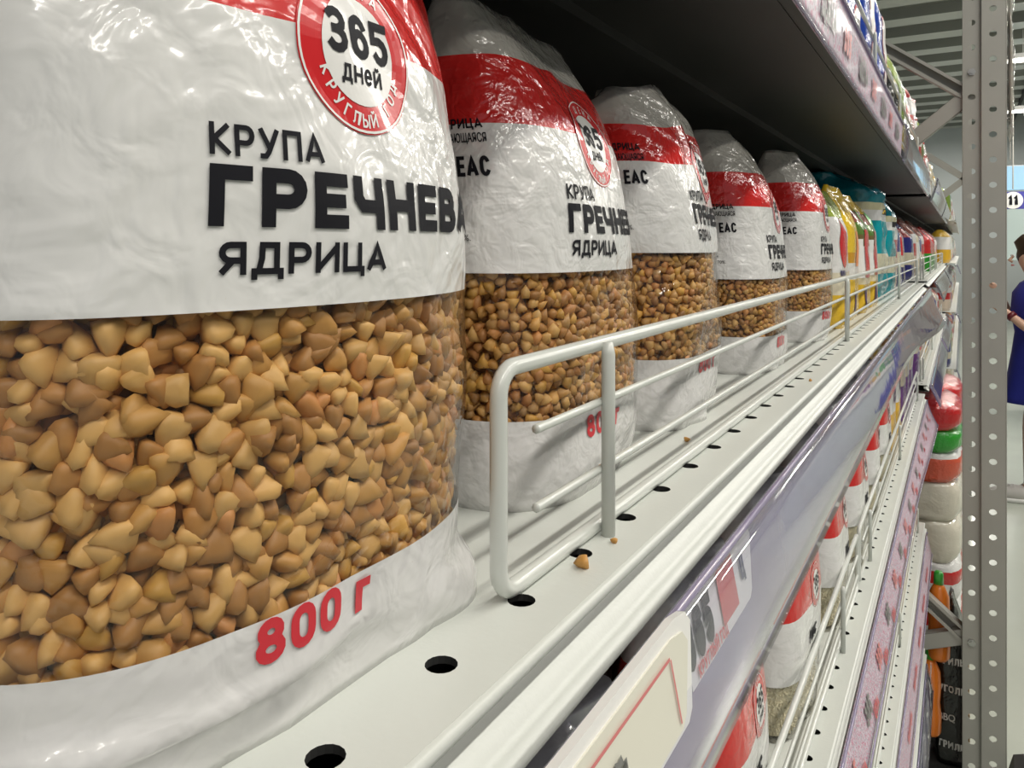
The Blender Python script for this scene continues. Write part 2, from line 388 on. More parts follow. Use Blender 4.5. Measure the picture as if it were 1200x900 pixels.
# ------------------------------------------------------------------ pouches
def smoothstep(t): t = max(0, min(1, t)); return t * t * (3 - 2 * t)
def curve(pts):
    def f(t):
        def ev(t):
            t = max(0, min(1, t))
            for (a, b), (c, d) in zip(pts, pts[1:]):
                if t <= c: return b + (d - b) * (t - a) / (c - a)
            return pts[-1][1]
        return (ev(t - .035) + ev(t) * 2 + ev(t + .035)) / 4
    return f
FB = curve([(0, .93), (.06, 1.0), (.3, 1.05), (.55, 1.02), (.72, .92), (.84, .72), (.94, .46), (1, .24)])
FA = curve([(0, .96), (.1, 1.0), (.3, 1.03), (.55, 1.0), (.75, .98), (.9, .92), (1, .84)])
class Pouch:
    def __init__(s, W, D, H, seed, amp=.0016, crumple=1.0, n=4.0, lean=0.0, fb=FB, fa=FA, slump=0.0, k=22, kfold=60):
        s.W, s.D, s.H, s.seed, s.amp, s.cr, s.n, s.lean, s.fb, s.fa, s.slump, s.k, s.kf = W, D, H, seed, amp, crumple, n, lean, fb, fa, slump, k, kfold
        N = 720; a, b = W / 2, D / 2; pts = []
        for i in range(N + 1):
            th = -math.pi + 2 * math.pi * i / N; pts.append((th, *s._xy(th, a, b)))
        acc = [0]
        for i in range(N): acc.append(acc[-1] + math.hypot(pts[i + 1][1] - pts[i][1], pts[i + 1][2] - pts[i][2]))
        mid = acc[N // 2]; s.tab = [(x - mid, p[0]) for x, p in zip(acc, pts)]; s.P = acc[-1]
    square = 0
    def _xy(s, th, a, b, dn=0):
        c, q = math.cos(th), math.sin(th); e = 2 / (s.n + dn)
        return b * math.copysign(abs(c) ** e, c), a * math.copysign(abs(q) ** e, q)
    def theta(s, u):
        t = s.tab; u = max(t[0][0], min(t[-1][0], u)); lo, hi = 0, len(t) - 1
        while hi - lo > 1:
            m = (lo + hi) // 2
            if t[m][0] <= u: lo = m
            else: hi = m
        (a, ta), (b, tb) = t[lo], t[hi]
        return ta + (tb - ta) * ((u - a) / (b - a) if b > a else 0)
    def point(s, u, h, inset=0.0):
        t = h / s.H; th = s.theta(u)
        a = s.W / 2 * s.fa(t); b = s.D / 2 * s.fb(t)
        x, y = s._xy(th, max(a - inset, .001), max(b - inset, .0008), s.square * smoothstep((.082 - t) / .082))
        sd = s.seed * 7.31
        top = smoothstep((t - .62) / .38)
        v = Vector((x * s.k + sd, y * s.k, h * s.k))
        d = noise.noise(v) * s.amp * 1.6
        # soft folds: ridged noise, stronger toward the top and the base
        fo = noise.noise(Vector((x * 14 + sd, y * 30 + h * 18, h * s.kf * .35 + 3)))
        d += (abs(fo) - .25) * s.amp * s.cr * (.8 + 3.4 * top + 1.6 * smoothstep((.14 - t) / .14))
        if inset: d *= .9
        if s.square:    # folded crease of the near corner, the film tucked in under it
            c_ = .0135 + .006 * smoothstep((u + .02) / .05)
            d -= .0045 * smoothstep((c_ - h) / .0035) * smoothstep((.012 - u) / .03)
            d += .0016 * math.exp(-((h - c_ - .001) / .002) ** 2) * smoothstep((.012 - u) / .03)
        l = math.hypot(x, y) + 1e-6
        ux, uy = x / l, y / l
        if abs(x) / (s.D / 2) > .8: ux, uy = math.copysign(1, x), 0
        edge = min(1, b / (s.D * .12))
        x += ux * d * (.35 + .65 * edge); y += uy * d
        x += s.lean * t * t + .010 * s.cr * top * noise.noise(Vector((y * 25, sd, h * 14)))
        z = h - s.slump * top * (.5 + y / s.W) - .004 * s.cr * top * noise.noise(Vector((y * 30 + sd, 1, 2)))
        return Vector((x, y, z))
    def normal(s, u, h):
        e = .0012; a = s.point(u + e, h) - s.point(u - e, h); b = s.point(u, min(h + e, s.H)) - s.point(u, max(h - e, 0))
        n = a.cross(b)
        return n.normalized() if n.length > 1e-12 else Vector((1, 0, 0))
    def film(s, name, m, parent, nu=72, nh=44, hs=()):
        rows = sorted([s.H * (j / nh) for j in range(nh + 1)])
        vs = []; uv = []; fs = []
        us = [-s.P / 2 + s.P * i / nu for i in range(nu)]
        for h in rows:
            for u in us: vs.append(s.point(u, h)); uv.append((u / s.P + .5, h / s.H))
        R = len(rows)
        for j in range(R - 1):
            for i in range(nu):
                fs.append((j * nu + i, j * nu + (i + 1) % nu, (j + 1) * nu + (i + 1) % nu, (j + 1) * nu + i))
        # base folded under
        b = len(vs); vs.append(Vector((0, 0, .001))); uv.append((.5, 0))
        for i in range(nu): fs.append((b, (i + 1) % nu, i))
        # flat folded top
        b = len(vs); k0 = (R - 1) * nu; tc_ = sum((vs[k0 + i] for i in range(nu)), Vector()) / nu
        vs.append(tc_ + Vector((0, 0, .002))); uv.append((.5, 1))
        for i in range(nu): fs.append((b, k0 + i, k0 + (i + 1) % nu))
        o = newobj(name, mesh(name, vs, fs, m, True, uv=uv), parent)
        return o
    def decal(s, name, tm, m, parent, u0, h0, off=.00035):
        vs = []
        for x, y in tm[0]:
            vs.append(s.point(u0 + x, h0 + y) + s.normal(u0 + x, h0 + y) * off)
        return newobj(name, mesh(name, vs, tm[1], m), parent)

# grains -------------------------------------------------
def ico(sub):
    bm = bmesh.new(); bmesh.ops.create_icosphere(bm, subdivisions=sub, radius=1)
    v = [x.co.copy() for x in bm.verts]; f = [tuple(a.index for a in q.verts) for q in bm.faces]; bm.free(); return v, f
def kernel_shape(sub, rnd):
    """three-cornered buckwheat kernel: rounded tetrahedron"""
    v, f = ico(sub); nr = []
    T = [Vector((0, 0, -1)), Vector((.94, 0, .33)), Vector((-.47, .816, .33)), Vector((-.47, -.816, .33))]
    T = [(t + Vector((rnd.uniform(-.12, .12), rnd.uniform(-.12, .12), rnd.uniform(-.12, .12)))).normalized() for t in T]
    w_ = [rnd.uniform(.9, 1.1) for _ in T]
    for p in v:
        q = sum(max(0, p.dot(t) / k_) ** 4 for t, k_ in zip(T, w_)) ** (1 / 4)
        nr.append(p * (.14 + .53 / max(q, .42)))
    sc = Vector((rnd.uniform(.92, 1.08), rnd.uniform(.92, 1.08), rnd.uniform(.95, 1.15)))
    return [Vector((p.x * sc.x, p.y * sc.y, p.z * sc.z)) for p in nr], f
def kcol(r):
    c = r.choice([(.68, .37, .105), (.62, .32, .085), (.74, .44, .15), (.52, .25, .07), (.60, .27, .085), (.42, .20, .06), (.72, .40, .09), (.58, .33, .12)])
    k = r.uniform(.66, .96); return tuple(min(1, x * k) for x in c)
def rice_shape():
    v, f = ico(1); return [Vector((p.x * .28, p.y * .28, p.z)) for p in v], f
def rcol(r):
    k = r.uniform(.75, .95); return (k * .86, k * .80, k * .60)
def tint_mesh(name, vs, fs, cols, m, smooth=True):
    me = mesh(name, vs, fs, m, smooth)
    a = me.color_attributes.new('tint', 'FLOAT_COLOR', 'POINT')
    flat = []
    for c in cols: flat += [c[0], c[1], c[2], 1]
    a.data.foreach_set('color', flat); return me
def rot(r):
    return Matrix.Rotation(r.uniform(0, 6.28), 3, 'Z') @ Matrix.Rotation(r.uniform(0, 3.14), 3, 'X') @ Matrix.Rotation(r.uniform(0, 6.28), 3, 'Z')
RK = random.Random(5)
K2 = [kernel_shape(2, RK) for _ in range(8)]; K1 = [kernel_shape(1, RK) for _ in range(8)]
R1 = [rice_shape()]
def grain_fill(P, root, h0, h1, step, size, shapes, colf, m, seed, u0, u1, singles=0, visible=None, layers=2, name='kernel', stuffname='kernels'):
    r = random.Random(seed); places = []
    for L in range(layers):
        h = h0
        row = 0
        while h < h1:
            u = u0 + (row % 2) * step / 2 + L * step * .37
            while u < u1:
                uu = u + r.uniform(-.33, .33) * step; hh = h + r.uniform(-.33, .33) * step
                if P.H * .02 < hh:
                    n = P.normal(uu, hh); p = P.point(uu, hh) - n * (size * .58 + .0004 + L * size * .62 + r.uniform(0, size * .22))
                    places.append((L, p, r.uniform(.85, 1.18) * size * .5))
                u += step
            h += step * .87; row += 1
    one = []
    if singles:
        mw = root.matrix_world.copy(); loc = Vector(root.location); rz = Matrix.Rotation(root.rotation_euler.z, 3, 'Z')
        sc = []
        for i, (L, p, s_) in enumerate(places):
            if L: continue
            q = rz @ p + loc; vv = visible(q)
            if vv is not None: sc.append((vv, i))
        sc.sort(); one = [i for _, i in sc[:singles]]
        pool = []
        for k_ in range(14):
            S = K2[k_ % 8]; c = colf(r)
            pool.append(tint_mesh('kernel', S[0], S[1], [c] * len(S[0]), m))
        for i in one:
            L, p, s_ = places[i]
            o = newobj(name, r.choice(pool), root); o.location = p; o.scale = (s_,) * 3; o.rotation_euler = rot(r).to_euler()
    done = set(one); vs = []; fs = []; cols = []
    for i, (L, p, s_) in enumerate(places):
        if i in done: continue
        S = r.choice(shapes); Rm = rot(r); c = colf(r); b = len(vs)
        for v in S[0]: vs.append(p + Rm @ v * s_); cols.append(c)
        fs += [tuple(b + j for j in f) for f in S[1]]
    if vs: newobj(stuffname, tint_mesh(stuffname, vs, fs, cols, m), root, kind='stuff')
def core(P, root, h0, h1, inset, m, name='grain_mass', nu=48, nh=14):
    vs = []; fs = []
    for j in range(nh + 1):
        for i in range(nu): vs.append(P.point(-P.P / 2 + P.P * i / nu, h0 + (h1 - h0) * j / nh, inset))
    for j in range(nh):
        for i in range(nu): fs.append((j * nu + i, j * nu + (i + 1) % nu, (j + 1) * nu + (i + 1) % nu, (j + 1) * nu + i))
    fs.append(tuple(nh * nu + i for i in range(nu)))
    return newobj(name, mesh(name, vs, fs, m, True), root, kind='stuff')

def ring_text(r, cut=.004):
    """words round the logo: bottom arc and top arc"""
    out = []
    def arc(s, mid, rad, step, top):
        n = len(s)
        for i, ch in enumerate(s):
            if ch == ' ': continue
            k = i - (n - 1) / 2
            a = mid - k * step if top else mid + k * step
            tm = text_mesh(ch, r * .225, .012, .9, None, 'CENTER')
            rr = rad if top else rad
            an = a - math.pi / 2 if top else a + math.pi / 2
            off = -.09 * r if top else -.09 * r
            x = rr * math.cos(a); y = rr * math.sin(a)
            dx = -off * math.sin(an) * -1; dy = off * math.cos(an)
            out.append(place2(tm, x + dx * 1, y + dy, an))
    arc('КРУГЛЫЙ ГОД', -math.pi / 2, r * .83, .235, False)
    arc('ЦЕНА', math.pi / 2 - .1, r * .80, .25, True)
    return join2(*out)
OFF = .0004
def logo(P, root, u, h, r, ring=True):
    P.decal('logo', disc2(0, r, 48, 8), M['red'], root, u, h, .0003)
    P.decal('logo_rim', disc2(r * .955, r * .985, 48, 1), M['white'], root, u, h, .00045)
    P.decal('logo_centre', disc2(0, r * .66, 40, 6), M['white'], root, u, h, .00045)
    P.decal('lettering', place2(text_mesh('365', r * .74, .022, .98, .0025, 'CENTER'), 0, -r * .10), M['black'], root, u, h, .0006)
    P.decal('lettering', place2(text_mesh('дней', r * .36, .008, 1.05, .003, 'CENTER'), 0, -r * .40), M['black'], root, u, h, .0006)
    if ring: P.decal('lettering', ring_text(r), M['white'], root, u, h, .00045)

WHT = (.74, .735, .72); WHB = (.70, .69, .68); RED = (.60, .022, .02)
def buck_bag(x, y, rz, seed, label, zs=(.029, .090, .152, .180), H=.203, W=.130, D=.092, n=3.0, near=False, slump=0, lean=0, detail=1, amp=.0017, cr=1.0, wear=1.0, taper=None):
    root = empty('buckwheat_bag', (x, y, ZC - .102), rz)
    tag(root, label, 'bag', 'buckwheat bags on the eye-level shelf')
    fb = FB if taper is None else taper
    P = Pouch(W, D, H, seed, amp=amp, lean=lean, slump=slump, crumple=cr, fb=fb, n=n)
    if near: P.square = 3.2
    b0, b1, b2, b3 = zs
    m = pouch_mat('buckwheat_film', [(0, WHB, 1), (b0 / H, (.5, .4, .3), 0), (b1 / H, WHT, 1), (b2 / H, RED, 1), (b3 / H, (.60, .58, .53), .72)],
                  bump=.36 * wear, bscale=85 if near else 130)
    P.film('film', m, root, 132 if near else 84, 80 if near else 52)
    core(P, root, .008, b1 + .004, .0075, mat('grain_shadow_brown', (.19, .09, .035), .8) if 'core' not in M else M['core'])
    st, sz = (.0048, .0066) if near else (.0047, .0060)
    def vis(q):
        d = -q.x * math.sin(PHI) + q.y * math.cos(PHI)
        X = q.x * math.cos(PHI) + q.y * math.sin(PHI)
        u = 600 + 900 * X / d; v = 290 - 900 * (q.z - ZC) / d
        if d < .05 or not (-5 < u < 575) or not (345 < v < 800): return None
        return d
    if near: grain_fill(P, root, b0 - .004, b1 + .002, st, sz, K2, kcol, M['kernel'], seed, -P.P * .46, P.P * .24, singles=300, visible=vis)
    else: grain_fill(P, root, b0 - .004, b1 + .002, st, sz, K1, kcol, M['kernel'], seed, -P.P * .40, P.P * .2)
    D_ = P.decal; c = .0022 if near else .004
    s0 = -.038
    D_('lettering', fit('КРУПА', .0062, .0250, .012, c), M['black'], root, s0, b1 + .0300, OFF)
    D_('lettering', fit('ГРЕЧНЕВАЯ', .0118, .1040, .040, c), M['black'], root, s0, b1 + .0165, OFF)
    D_('lettering', fit('ЯДРИЦА', .0064, .0410, .022, c), M['black'], root, s0 + .002, b1 + .0072, OFF)
    D_('lettering', fit('800 г', .0092, .0320, .032, c), M['redink'], root, s0 + .009, b0 - .0108 + (.0022 if near else 0), OFF)
    logo(P, root, .002, b2 - .002, .0192, ring=True)
    # side panel print
    s1 = -P.P / 4 + .004
    if detail and not near:
        side = join2(place2(text_mesh('КРУПА ЯДРИЦА', .0056, .02, 1, .006), 0, .053), place2(text_mesh('БЫСТРОРАЗВАРИВАЮЩАЯСЯ', .0050, .02, .62, .006), -.004, .0475),
                     place2(text_mesh('800 г.', .0055, .01, 1, .006), -.002, .036), place2(text_mesh('температура', .0034, .0, 1, .006), 0, .018),
                     place2(text_mesh('от +5 до +25°С и', .0034, .0, 1, .006), 0, .0135), place2(text_mesh('влажность до 70%.', .0036, .0, 1, .006), 0, .009))
        side = (side[0], side[1])
        D_('lettering', side, M['black'], root, s1 - .022, b1 + .004)
        D_('lettering', text_mesh('ЕАС', .0110, .02, .72, .005), M['black'], root, s1 + .006, b1 + .038)
    return root, P
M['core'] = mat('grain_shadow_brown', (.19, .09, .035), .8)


# ------------------------------------------------------------------ shelving (steel gondola run, shelf front at x = -0.0925)
XH, PITCH = -.110, .0396
LEV = dict(D=.176, A=-.102, B=-.420, C=-.790, E=-1.150)
def shelf(root_name, y0, y1, z, label, holes=True, dark=False, thick=.0185):
    o = empty(root_name, (0, 0, ZC + z)); tag(o, label, 'shelf')
    top = M['shelf']
    # plate with a row of round punched holes
    mb = MB(); hw = PITCH / 2; r = .0041; n = 16
    xa, xb = XH - .009, XH + .009
    yy = y0
    if holes:
        k0 = math.ceil((y0 + hw - .1533) / PITCH); k1 = math.floor((y1 - hw - .1533) / PITCH)
        ys = [.1533 + PITCH * k for k in range(k0, k1 + 1)]
        for yc in ys:
            b = len(mb.v)
            for k in range(n):
                t = 2 * math.pi * k / n; cx, cy = math.cos(t), math.sin(t)
                q = max(abs(cx), abs(cy)); mb.v.append((XH + .009 * cx / q, yc + hw * cy / q, 0))
                # outer ring on the tile edge, inner ring on the hole, wall below
            for k in range(n):
                t = 2 * math.pi * k / n; mb.v.append((XH + r * math.cos(t), yc + r * math.sin(t), 0))
            for k in range(n):
                t = 2 * math.pi * k / n; mb.v.append((XH + r * math.cos(t), yc + r * math.sin(t), -.002))
            for k in range(n):
                k2 = (k + 1) % n
                mb.f.append((b + k, b + k2, b + n + k2, b + n + k)); mb.m.append(0)
                mb.f.append((b + n + k, b + n + k2, b + 2 * n + k2, b + 2 * n + k)); mb.m.append(1)
        ya, yb = ys[0] - hw, ys[-1] + hw
        mb.box(xa, xb, y0, ya, -.002, 0); mb.box(xa, xb, yb, y1, -.002, 0)
    else:
        mb.box(xa, xb, y0, y1, -.002, 0)
    mb.box(-.56, xa, y0, y1, -.002, 0); mb.box(xb, -.0945, y0, y1, -.002, 0)
    mb.build('shelf_plate', [top, M['panel']], o)
    # rolled front lip: bright roll, recessed groove, bright foot
    pr = [(-.0950, 0), (-.0938, -.0002), (-.0928, -.0009), (-.0924, -.002), (-.0928, -.0034), (-.0970, -.0044), (-.1025, -.0056), (-.1025, -.0110), (-.0950, -.0124),
          (-.0935, -.0150), (-.0912, -.0160), (-.0888, -.0168), (-.0880, -.0180), (-.0882, -.0196), (-.0895, -.0206), (-.1000, -.0206)]
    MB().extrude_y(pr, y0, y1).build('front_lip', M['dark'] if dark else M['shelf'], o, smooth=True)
    # tray underside with folded stiffeners
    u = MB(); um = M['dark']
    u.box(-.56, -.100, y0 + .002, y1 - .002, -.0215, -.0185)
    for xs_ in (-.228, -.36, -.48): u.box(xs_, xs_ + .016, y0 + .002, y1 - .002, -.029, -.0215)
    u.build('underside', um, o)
    return o
def price_holder(y0, y1, zt, zb, label, backm, xt=-.0755, xb=-.0655, flare=None, clear_to=None, name='price_holder', bodyx=.0022):
    """tilted plastic price channel; flare(y) -> outward drop of the lower edge at its loose end"""
    root = empty(name, (0, 0, ZC)); tag(root, label, 'price holder')
    def sheet(ya, yb, dx, m, nm, bulge=0.0, nz=6, ny=None, zlo=0, zhi=1):
        ny = ny or max(4, int((yb - ya) / .06)); vs = []; fs = []
        for i in range(ny + 1):
            y = ya + (yb - ya) * i / ny; fx, fz = flare(y) if flare else (0, 0)
            for j in range(nz + 1):
                t = zlo + (zhi - zlo) * j / nz; q = t * t
                vs.append((xt + (xb - xt) * t + dx + fx * q + bulge * math.sin(math.pi * t), y, zt + (zb - zt) * t + fz * t))
        for i in range(ny):
            for j in range(nz): a = i * (nz + 1) + j; fs.append((a, a + 1, a + nz + 2, a + nz + 1))
        o = newobj(nm, mesh(nm, vs, fs, m, True), root)
        s = o.modifiers.new('solid', 'SOLIDIFY'); s.thickness = .0007
        return o
    ct = clear_to or y1
    sheet(y0, y1, 0, backm, 'back_strip')
    if backm.name.find('paper') < 0: sheet(y0, ct, .0035, M['clear'], 'clear_cover', bulge=bodyx)
    # rounded beads along both edges
    def edge(t, nm, r):
        pts = []
        n = max(4, int((y1 - y0) / .05))
        for i in range(n + 1):
            y = y0 + (y1 - y0) * i / n; fx, fz = flare(y) if flare else (0, 0)
            pts.append((xt + (xb - xt) * t + .0015 + fx * t * t, y, zt + (zb - zt) * t + fz * t))
        MB().tube(pts, r, 6).build(nm, M['lilac'], root, True)
    edge(0, 'top_bead', .0016); edge(1, 'bottom_bead', .0011)
    if flare:   # joining bar of the loose end
        pts = []
        fx, fz = flare(y1)
        for j in range(9):
            t = j / 8; pts.append((xt + (xb - xt) * t + fx * t * t + .001, y1, zt + (zb - zt) * t + fz * t))
        MB().tube(pts, .0011, 6).build('end_bead', M['lilac'], root, True)
    return root
def arc_pts(cx, cz, r, a0, a1, y, n=6):
    return [(cx, y + r * math.cos(a0 + (a1 - a0) * i / n), cz + r * math.sin(a0 + (a1 - a0) * i / n)) for i in range(n + 1)]
def guard(y0, y1, z, label, h=.0672, x=-.1135, posts=(), r=.0026, group='wire guards'):
    root = empty('wire_guard', (x, y0, ZC + z)); tag(root, label, 'shelf guard')
    L = y1 - y0; q = .008; zt = h; zb = r
    pts = [(0, L / 2, zb)] + [(0, q + q * math.cos(a), zb + q + q * math.sin(a)) for a in [math.radians(-90 - 15 * i) for i in range(7)]]
    pts += [(0, q + q * math.cos(a), zt - q + q * math.sin(a)) for a in [math.radians(180 - 15 * i) for i in range(7)]]
    pts += [(0, L / 2, zt)]
    pts += [(0, L - q + q * math.cos(a), zt - q + q * math.sin(a)) for a in [math.radians(90 - 15 * i) for i in range(7)]]
    pts += [(0, L - q + q * math.cos(a), zb + q + q * math.sin(a)) for a in [math.radians(0 - 15 * i) for i in range(7)]]
    pts += [(0, L / 2 + .001, zb)]
    MB().tube(pts, r, 10, cap=False).build('frame_wire', M['wire'], root, True)
    for f in (.345, .70):
        MB().tube([(.0022, .018, h * f), (.0022, .0181, h * f), (.0022, L - .018, h * f), (.0022, L - .0179, h * f)], r * .58, 8).build('rail', M['wire'], root, True)
    for p in posts:
        py = p - y0
        MB().tube([(.0052, py, .0), (.0052, py, h - .003), (.0050, py, h + .0012)], [r * .95, r * .95, r * .7], 10).build('post', M['wire'], root, True)
    return root

Y1 = 2.50
shelf('metal_shelf', -.45, Y1, LEV['A'], 'light grey perforated shelf under the buckwheat bags, nearest bay')
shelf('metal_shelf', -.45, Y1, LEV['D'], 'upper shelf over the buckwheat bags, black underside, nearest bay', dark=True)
shelf('metal_shelf', -.45, Y1, LEV['B'], 'light grey perforated shelf under the rice bags, nearest bay')
shelf('metal_shelf', -.45, Y1, LEV['C'], 'light grey perforated shelf second below the buckwheat, nearest bay')
shelf('metal_shelf', -.45, Y1, LEV['E'], 'lowest grey shelf of the nearest bay, above the floor')
for lv, nm in (('D', 'upper'), ('A', 'eye-level'), ('B', 'waist-level')):
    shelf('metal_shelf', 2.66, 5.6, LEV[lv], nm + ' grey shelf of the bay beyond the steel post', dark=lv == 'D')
    pass
for lv, nm in (('D', 'upper'), ('A', 'eye-level'), ('B', 'waist-level'), ('C', 'knee-level'), ('E', 'lowest')):
    o_ = shelf('metal_shelf', 5.76, 10.7, LEV[lv], nm + ' grey shelf of the farthest bay', holes=False); o_.location.x = .055
    for ch in o_.children:
        if ch.name.startswith('underside'): ch.location.x = -.055
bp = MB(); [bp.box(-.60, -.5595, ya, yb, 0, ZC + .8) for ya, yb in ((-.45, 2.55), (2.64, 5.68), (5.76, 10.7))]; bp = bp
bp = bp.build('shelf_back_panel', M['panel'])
tag(bp, 'dark panel closing the back of the shelving', 'panel')

guard(.186, 2.46, LEV['A'], 'light grey wire guard in front of the buckwheat bags', posts=(.252, .905, 1.70, 2.40))
guard(-.35, 1.03, LEV['B'], 'near wire guard on the rice shelf', posts=(-.2, .30, .86), x=-.112)
guard(1.05, 2.46, LEV['B'], 'far wire guard on the rice shelf', posts=(1.13, 1.7, 2.38), x=-.112)
guard(.1, 2.46, LEV['C'], 'wire guard on the shelf second below the buckwheat', posts=(.9, 1.7, 2.4), x=-.112)
gd = guard(.2, 2.46, LEV['D'], 'tall wire guard along the upper shelf of snack packs', posts=(.7, 1.2, 1.7, 2.4), x=-.112, h=.128)
guard(2.72, 4.1, LEV['A'], 'wire guard on the eye-level shelf beyond the steel post', posts=(2.78, 3.4, 4.0))
guard(4.15, 5.55, LEV['A'], 'small far wire guard at the bay end, eye-level shelf', posts=(4.2, 4.9, 5.5))
guard(2.72, 5.5, LEV['D'], 'wire guard on the upper shelf beyond the steel post', posts=(2.78, 3.6, 4.5), h=.10)
guard(2.72, 5.5, LEV['B'], 'wire guard on the waist-level shelf beyond the steel post', posts=(2.78, 3.6, 4.5))

def flA(y):
    t = smoothstep((y - 1.05) / 1.3); return (.024 * t, -.045 * t)
price_holder(-.40, 2.34, -.1095, -.151, 'long lilac clear price channel under the buckwheat shelf', M['lilac'], flare=flA)
def flB(y):
    t = smoothstep((y - 1.5) / 1.0); return (.014 * t, -.02 * t)
price_holder(-.40, 2.46, -.4305, -.478, 'price channel with pink printed paper under the rice shelf', M['insert'], xt=-.0875, xb=-.0745, flare=flB)
price_holder(-.40, 2.46, -.803, -.862, 'price channel with pink printed paper, second below the buckwheat', M['insert'], xt=-.0875, xb=-.0745)
price_holder(-.40, 2.44, -1.165, -1.235, 'navy price channel on the lowest shelf', M['insert_navy'], xt=-.0875, xb=-.072)
price_holder(-.40, 1.42, .203, .149, 'pale pink price channel along the upper shelf edge', M['insert_pale'], xt=-.0850, xb=-.0880)
def flD(y):
    t = smoothstep((y - 1.45) / .5); return (.004 * t, -.006 * t)
price_holder(1.44, 2.46, .205, .147, 'empty clear price channel at the end of the upper shelf', M['clear'], xt=-.083, xb=-.088, flare=flD)
for i, (a, b) in enumerate(((2.70, 4.1), (4.15, 5.55))):
    wd = ('first', 'second')[i]
    price_holder(a, b, .212, .146, wd + ' empty clear channel on the upper shelf beyond the post', M['clear'], xt=-.068, xb=-.0875)
    price_holder(a, b, -.1095, -.165, wd + ' empty clear channel on the eye-level shelf beyond the post', M['clear'], xt=-.0755, xb=-.052)
    price_holder(a, b, -.43, -.49, wd + ' clear channel on the waist-level shelf beyond the post', M['lilac'], xt=-.0875, xb=-.06)

# flat print helper for the price channels: text lies in the plane of the tilted strip
def strip_text(name, tm, m, parent, y, t, xt, zt, xb, zb, off=.001, sc=1.0):
    d = Vector((xb - xt, 0, zb - zt)); n = Vector((-(d.z), 0, d.x)).normalized()
    if n.x < 0: n = -n
    dn = d.normalized()
    vs = [Vector((xt, 0, ZC + zt)) + d * t - dn * v * sc + Vector((0, y + u * sc, 0)) + n * off for u, v in tm[0]]
    return newobj(name, mesh(name, vs, tm[1], m), parent)
# white plastic price card hung in the lilac channel, with its printed leaf, then the store leaflet behind it
card = empty('price_card', (0, 0, 0)); tag(card, 'cream plastic price card in the lilac channel, nearest to the camera', 'price card')
A_ = (-.0765, -.1060, -.0665, -.1570)
def cardsheet(name, y0, y1, off, m, parent, t0=0, t1=1, cut=.012, th=.0012):
    xt, zt, xb, zb = A_
    d = Vector((xb - xt, 0, zb - zt)); n = Vector((-d.z, 0, d.x)).normalized()
    P = lambda y, t: Vector((xt, y, ZC + zt)) + d * t + n * off
    vs = [P(y0, t0), P(y1 - cut, t0), P(y1 - cut * .25, t0 + .03), P(y1, t0 + .10), P(y1 - .010, t1 - .04), P(y1 - .014, t1), P(y0, t1)]
    o = newobj(name, mesh(name, vs, [tuple(range(7))], m), parent)
    s = o.modifiers.new('solid', 'SOLIDIFY'); s.thickness = th; s.offset = 0; return o
cardsheet('card_frame', .02, .222, .0050, M['white'], card, 0, .52, th=.0026)
cardsheet('card_leaf', .03, .216, .0066, M['cream'], card, .06, .49, th=.0006)
strip_text('lettering', text_mesh('365 дней', .0135, .03, 1.5), M['greyink'], card, .085, .40, *[A_[0], A_[1], A_[2], A_[3]], off=.0074)
strip_text('lettering', join2(place2(rect2(.125, .0009, 4, 1), 0, .0165), place2(rect2(.0009, .0165, 1, 3), .125, 0)), M['pinkink'], card, .075, .45, *A_, off=.0074)
leaf = empty('paper_leaflet', (0, 0, 0)); tag(leaf, 'small white leaflet with red flash in the lilac channel, beyond the price card', 'leaflet')
cardsheet('paper', .226, .312, .0014, M['white'], leaf, .06, .54, th=.0004)
strip_text('lettering', text_mesh('365', .0215, .05, .80), M['black'], leaf, .224, .44, *A_, off=.0022)
strip_text('red_flash', place2(rect2(.020, .018, 2, 2), 0, 0), M['red'], leaf, .262, .46, *A_, off=.0022)
strip_text('lettering', text_mesh('Ц', .012, .04, .8), M['navy'], leaf, .290, .36, *A_, off=.0022)
strip_text('lettering', text_mesh('КРУГЛЫЙ ГОД', .0055, .03, .9), M['redink'], leaf, .232, .52, *A_, off=.0022)
for i, y in enumerate((1.02, 1.06, 1.12, 1.17)):
    lb = empty('price_tag', (0, 0, 0)); tag(lb, ('first small green shelf tag in the lilac channel', 'second small green shelf tag in the lilac channel', 'first small red shelf tag in the lilac channel', 'second small red shelf tag in the lilac channel')[i], 'price tag')
    strip_text('paper', rect2(.03, .012, 2, 2), M['green'] if i < 2 else M['pinkink'], lb, y, .45, -.0755, -.1095, -.0655, -.151, off=.0012)
# words on the lower strips
st = None
for o in bpy.data.objects:
    if o.get('label', '') == 'price channel with pink printed paper under the rice shelf': stB = o
    if o.get('label', '') == 'price channel with pink printed paper, second below the buckwheat': stC = o
    if o.get('label', '') == 'navy price channel on the lowest shelf': stE = o
    if o.get('label', '') == 'pale pink price channel along the upper shelf edge': stD = o
def onstrip(st_, s, size, m, y, t, xt, zt, xb, zb):
    o = strip_text('lettering', text_mesh(s, size, .04, .9), m, None, y, t, xt, zt - ZC, xb, zb - ZC, off=.0016)
    o.parent = st_
for k in range(20):
    onstrip(stB, '365', .024, (M['greyink'], M['pinkink'])[k % 2] if k > 3 else M['black'], .12 + .115 * k, .68, -.0875, -.4305, -.0745, -.478)
    onstrip(stB, 'ЦЕНА', .014, M['redink'], .158 + .115 * k, .90, -.0875, -.4305, -.0745, -.478)
    onstrip(stD, 'ЦЕНА 365', .013, M['greyink'], -.2 + .11 * k if k < 14 else 1.2, .62, -.0875, .156, -.0745, .196) if False else None
for k in range(12):
    onstrip(stC, 'НИЗКАЯ ЦЕНА', .016, M['redink'], .2 + .18 * k, .66, -.0875, -.803, -.0745, -.862)
    onstrip(stE, 'НИЗКАЯ ЦЕНА', .020, M['white'], .2 + .2 * k, .62, -.0875, -1.165, -.072, -1.235)
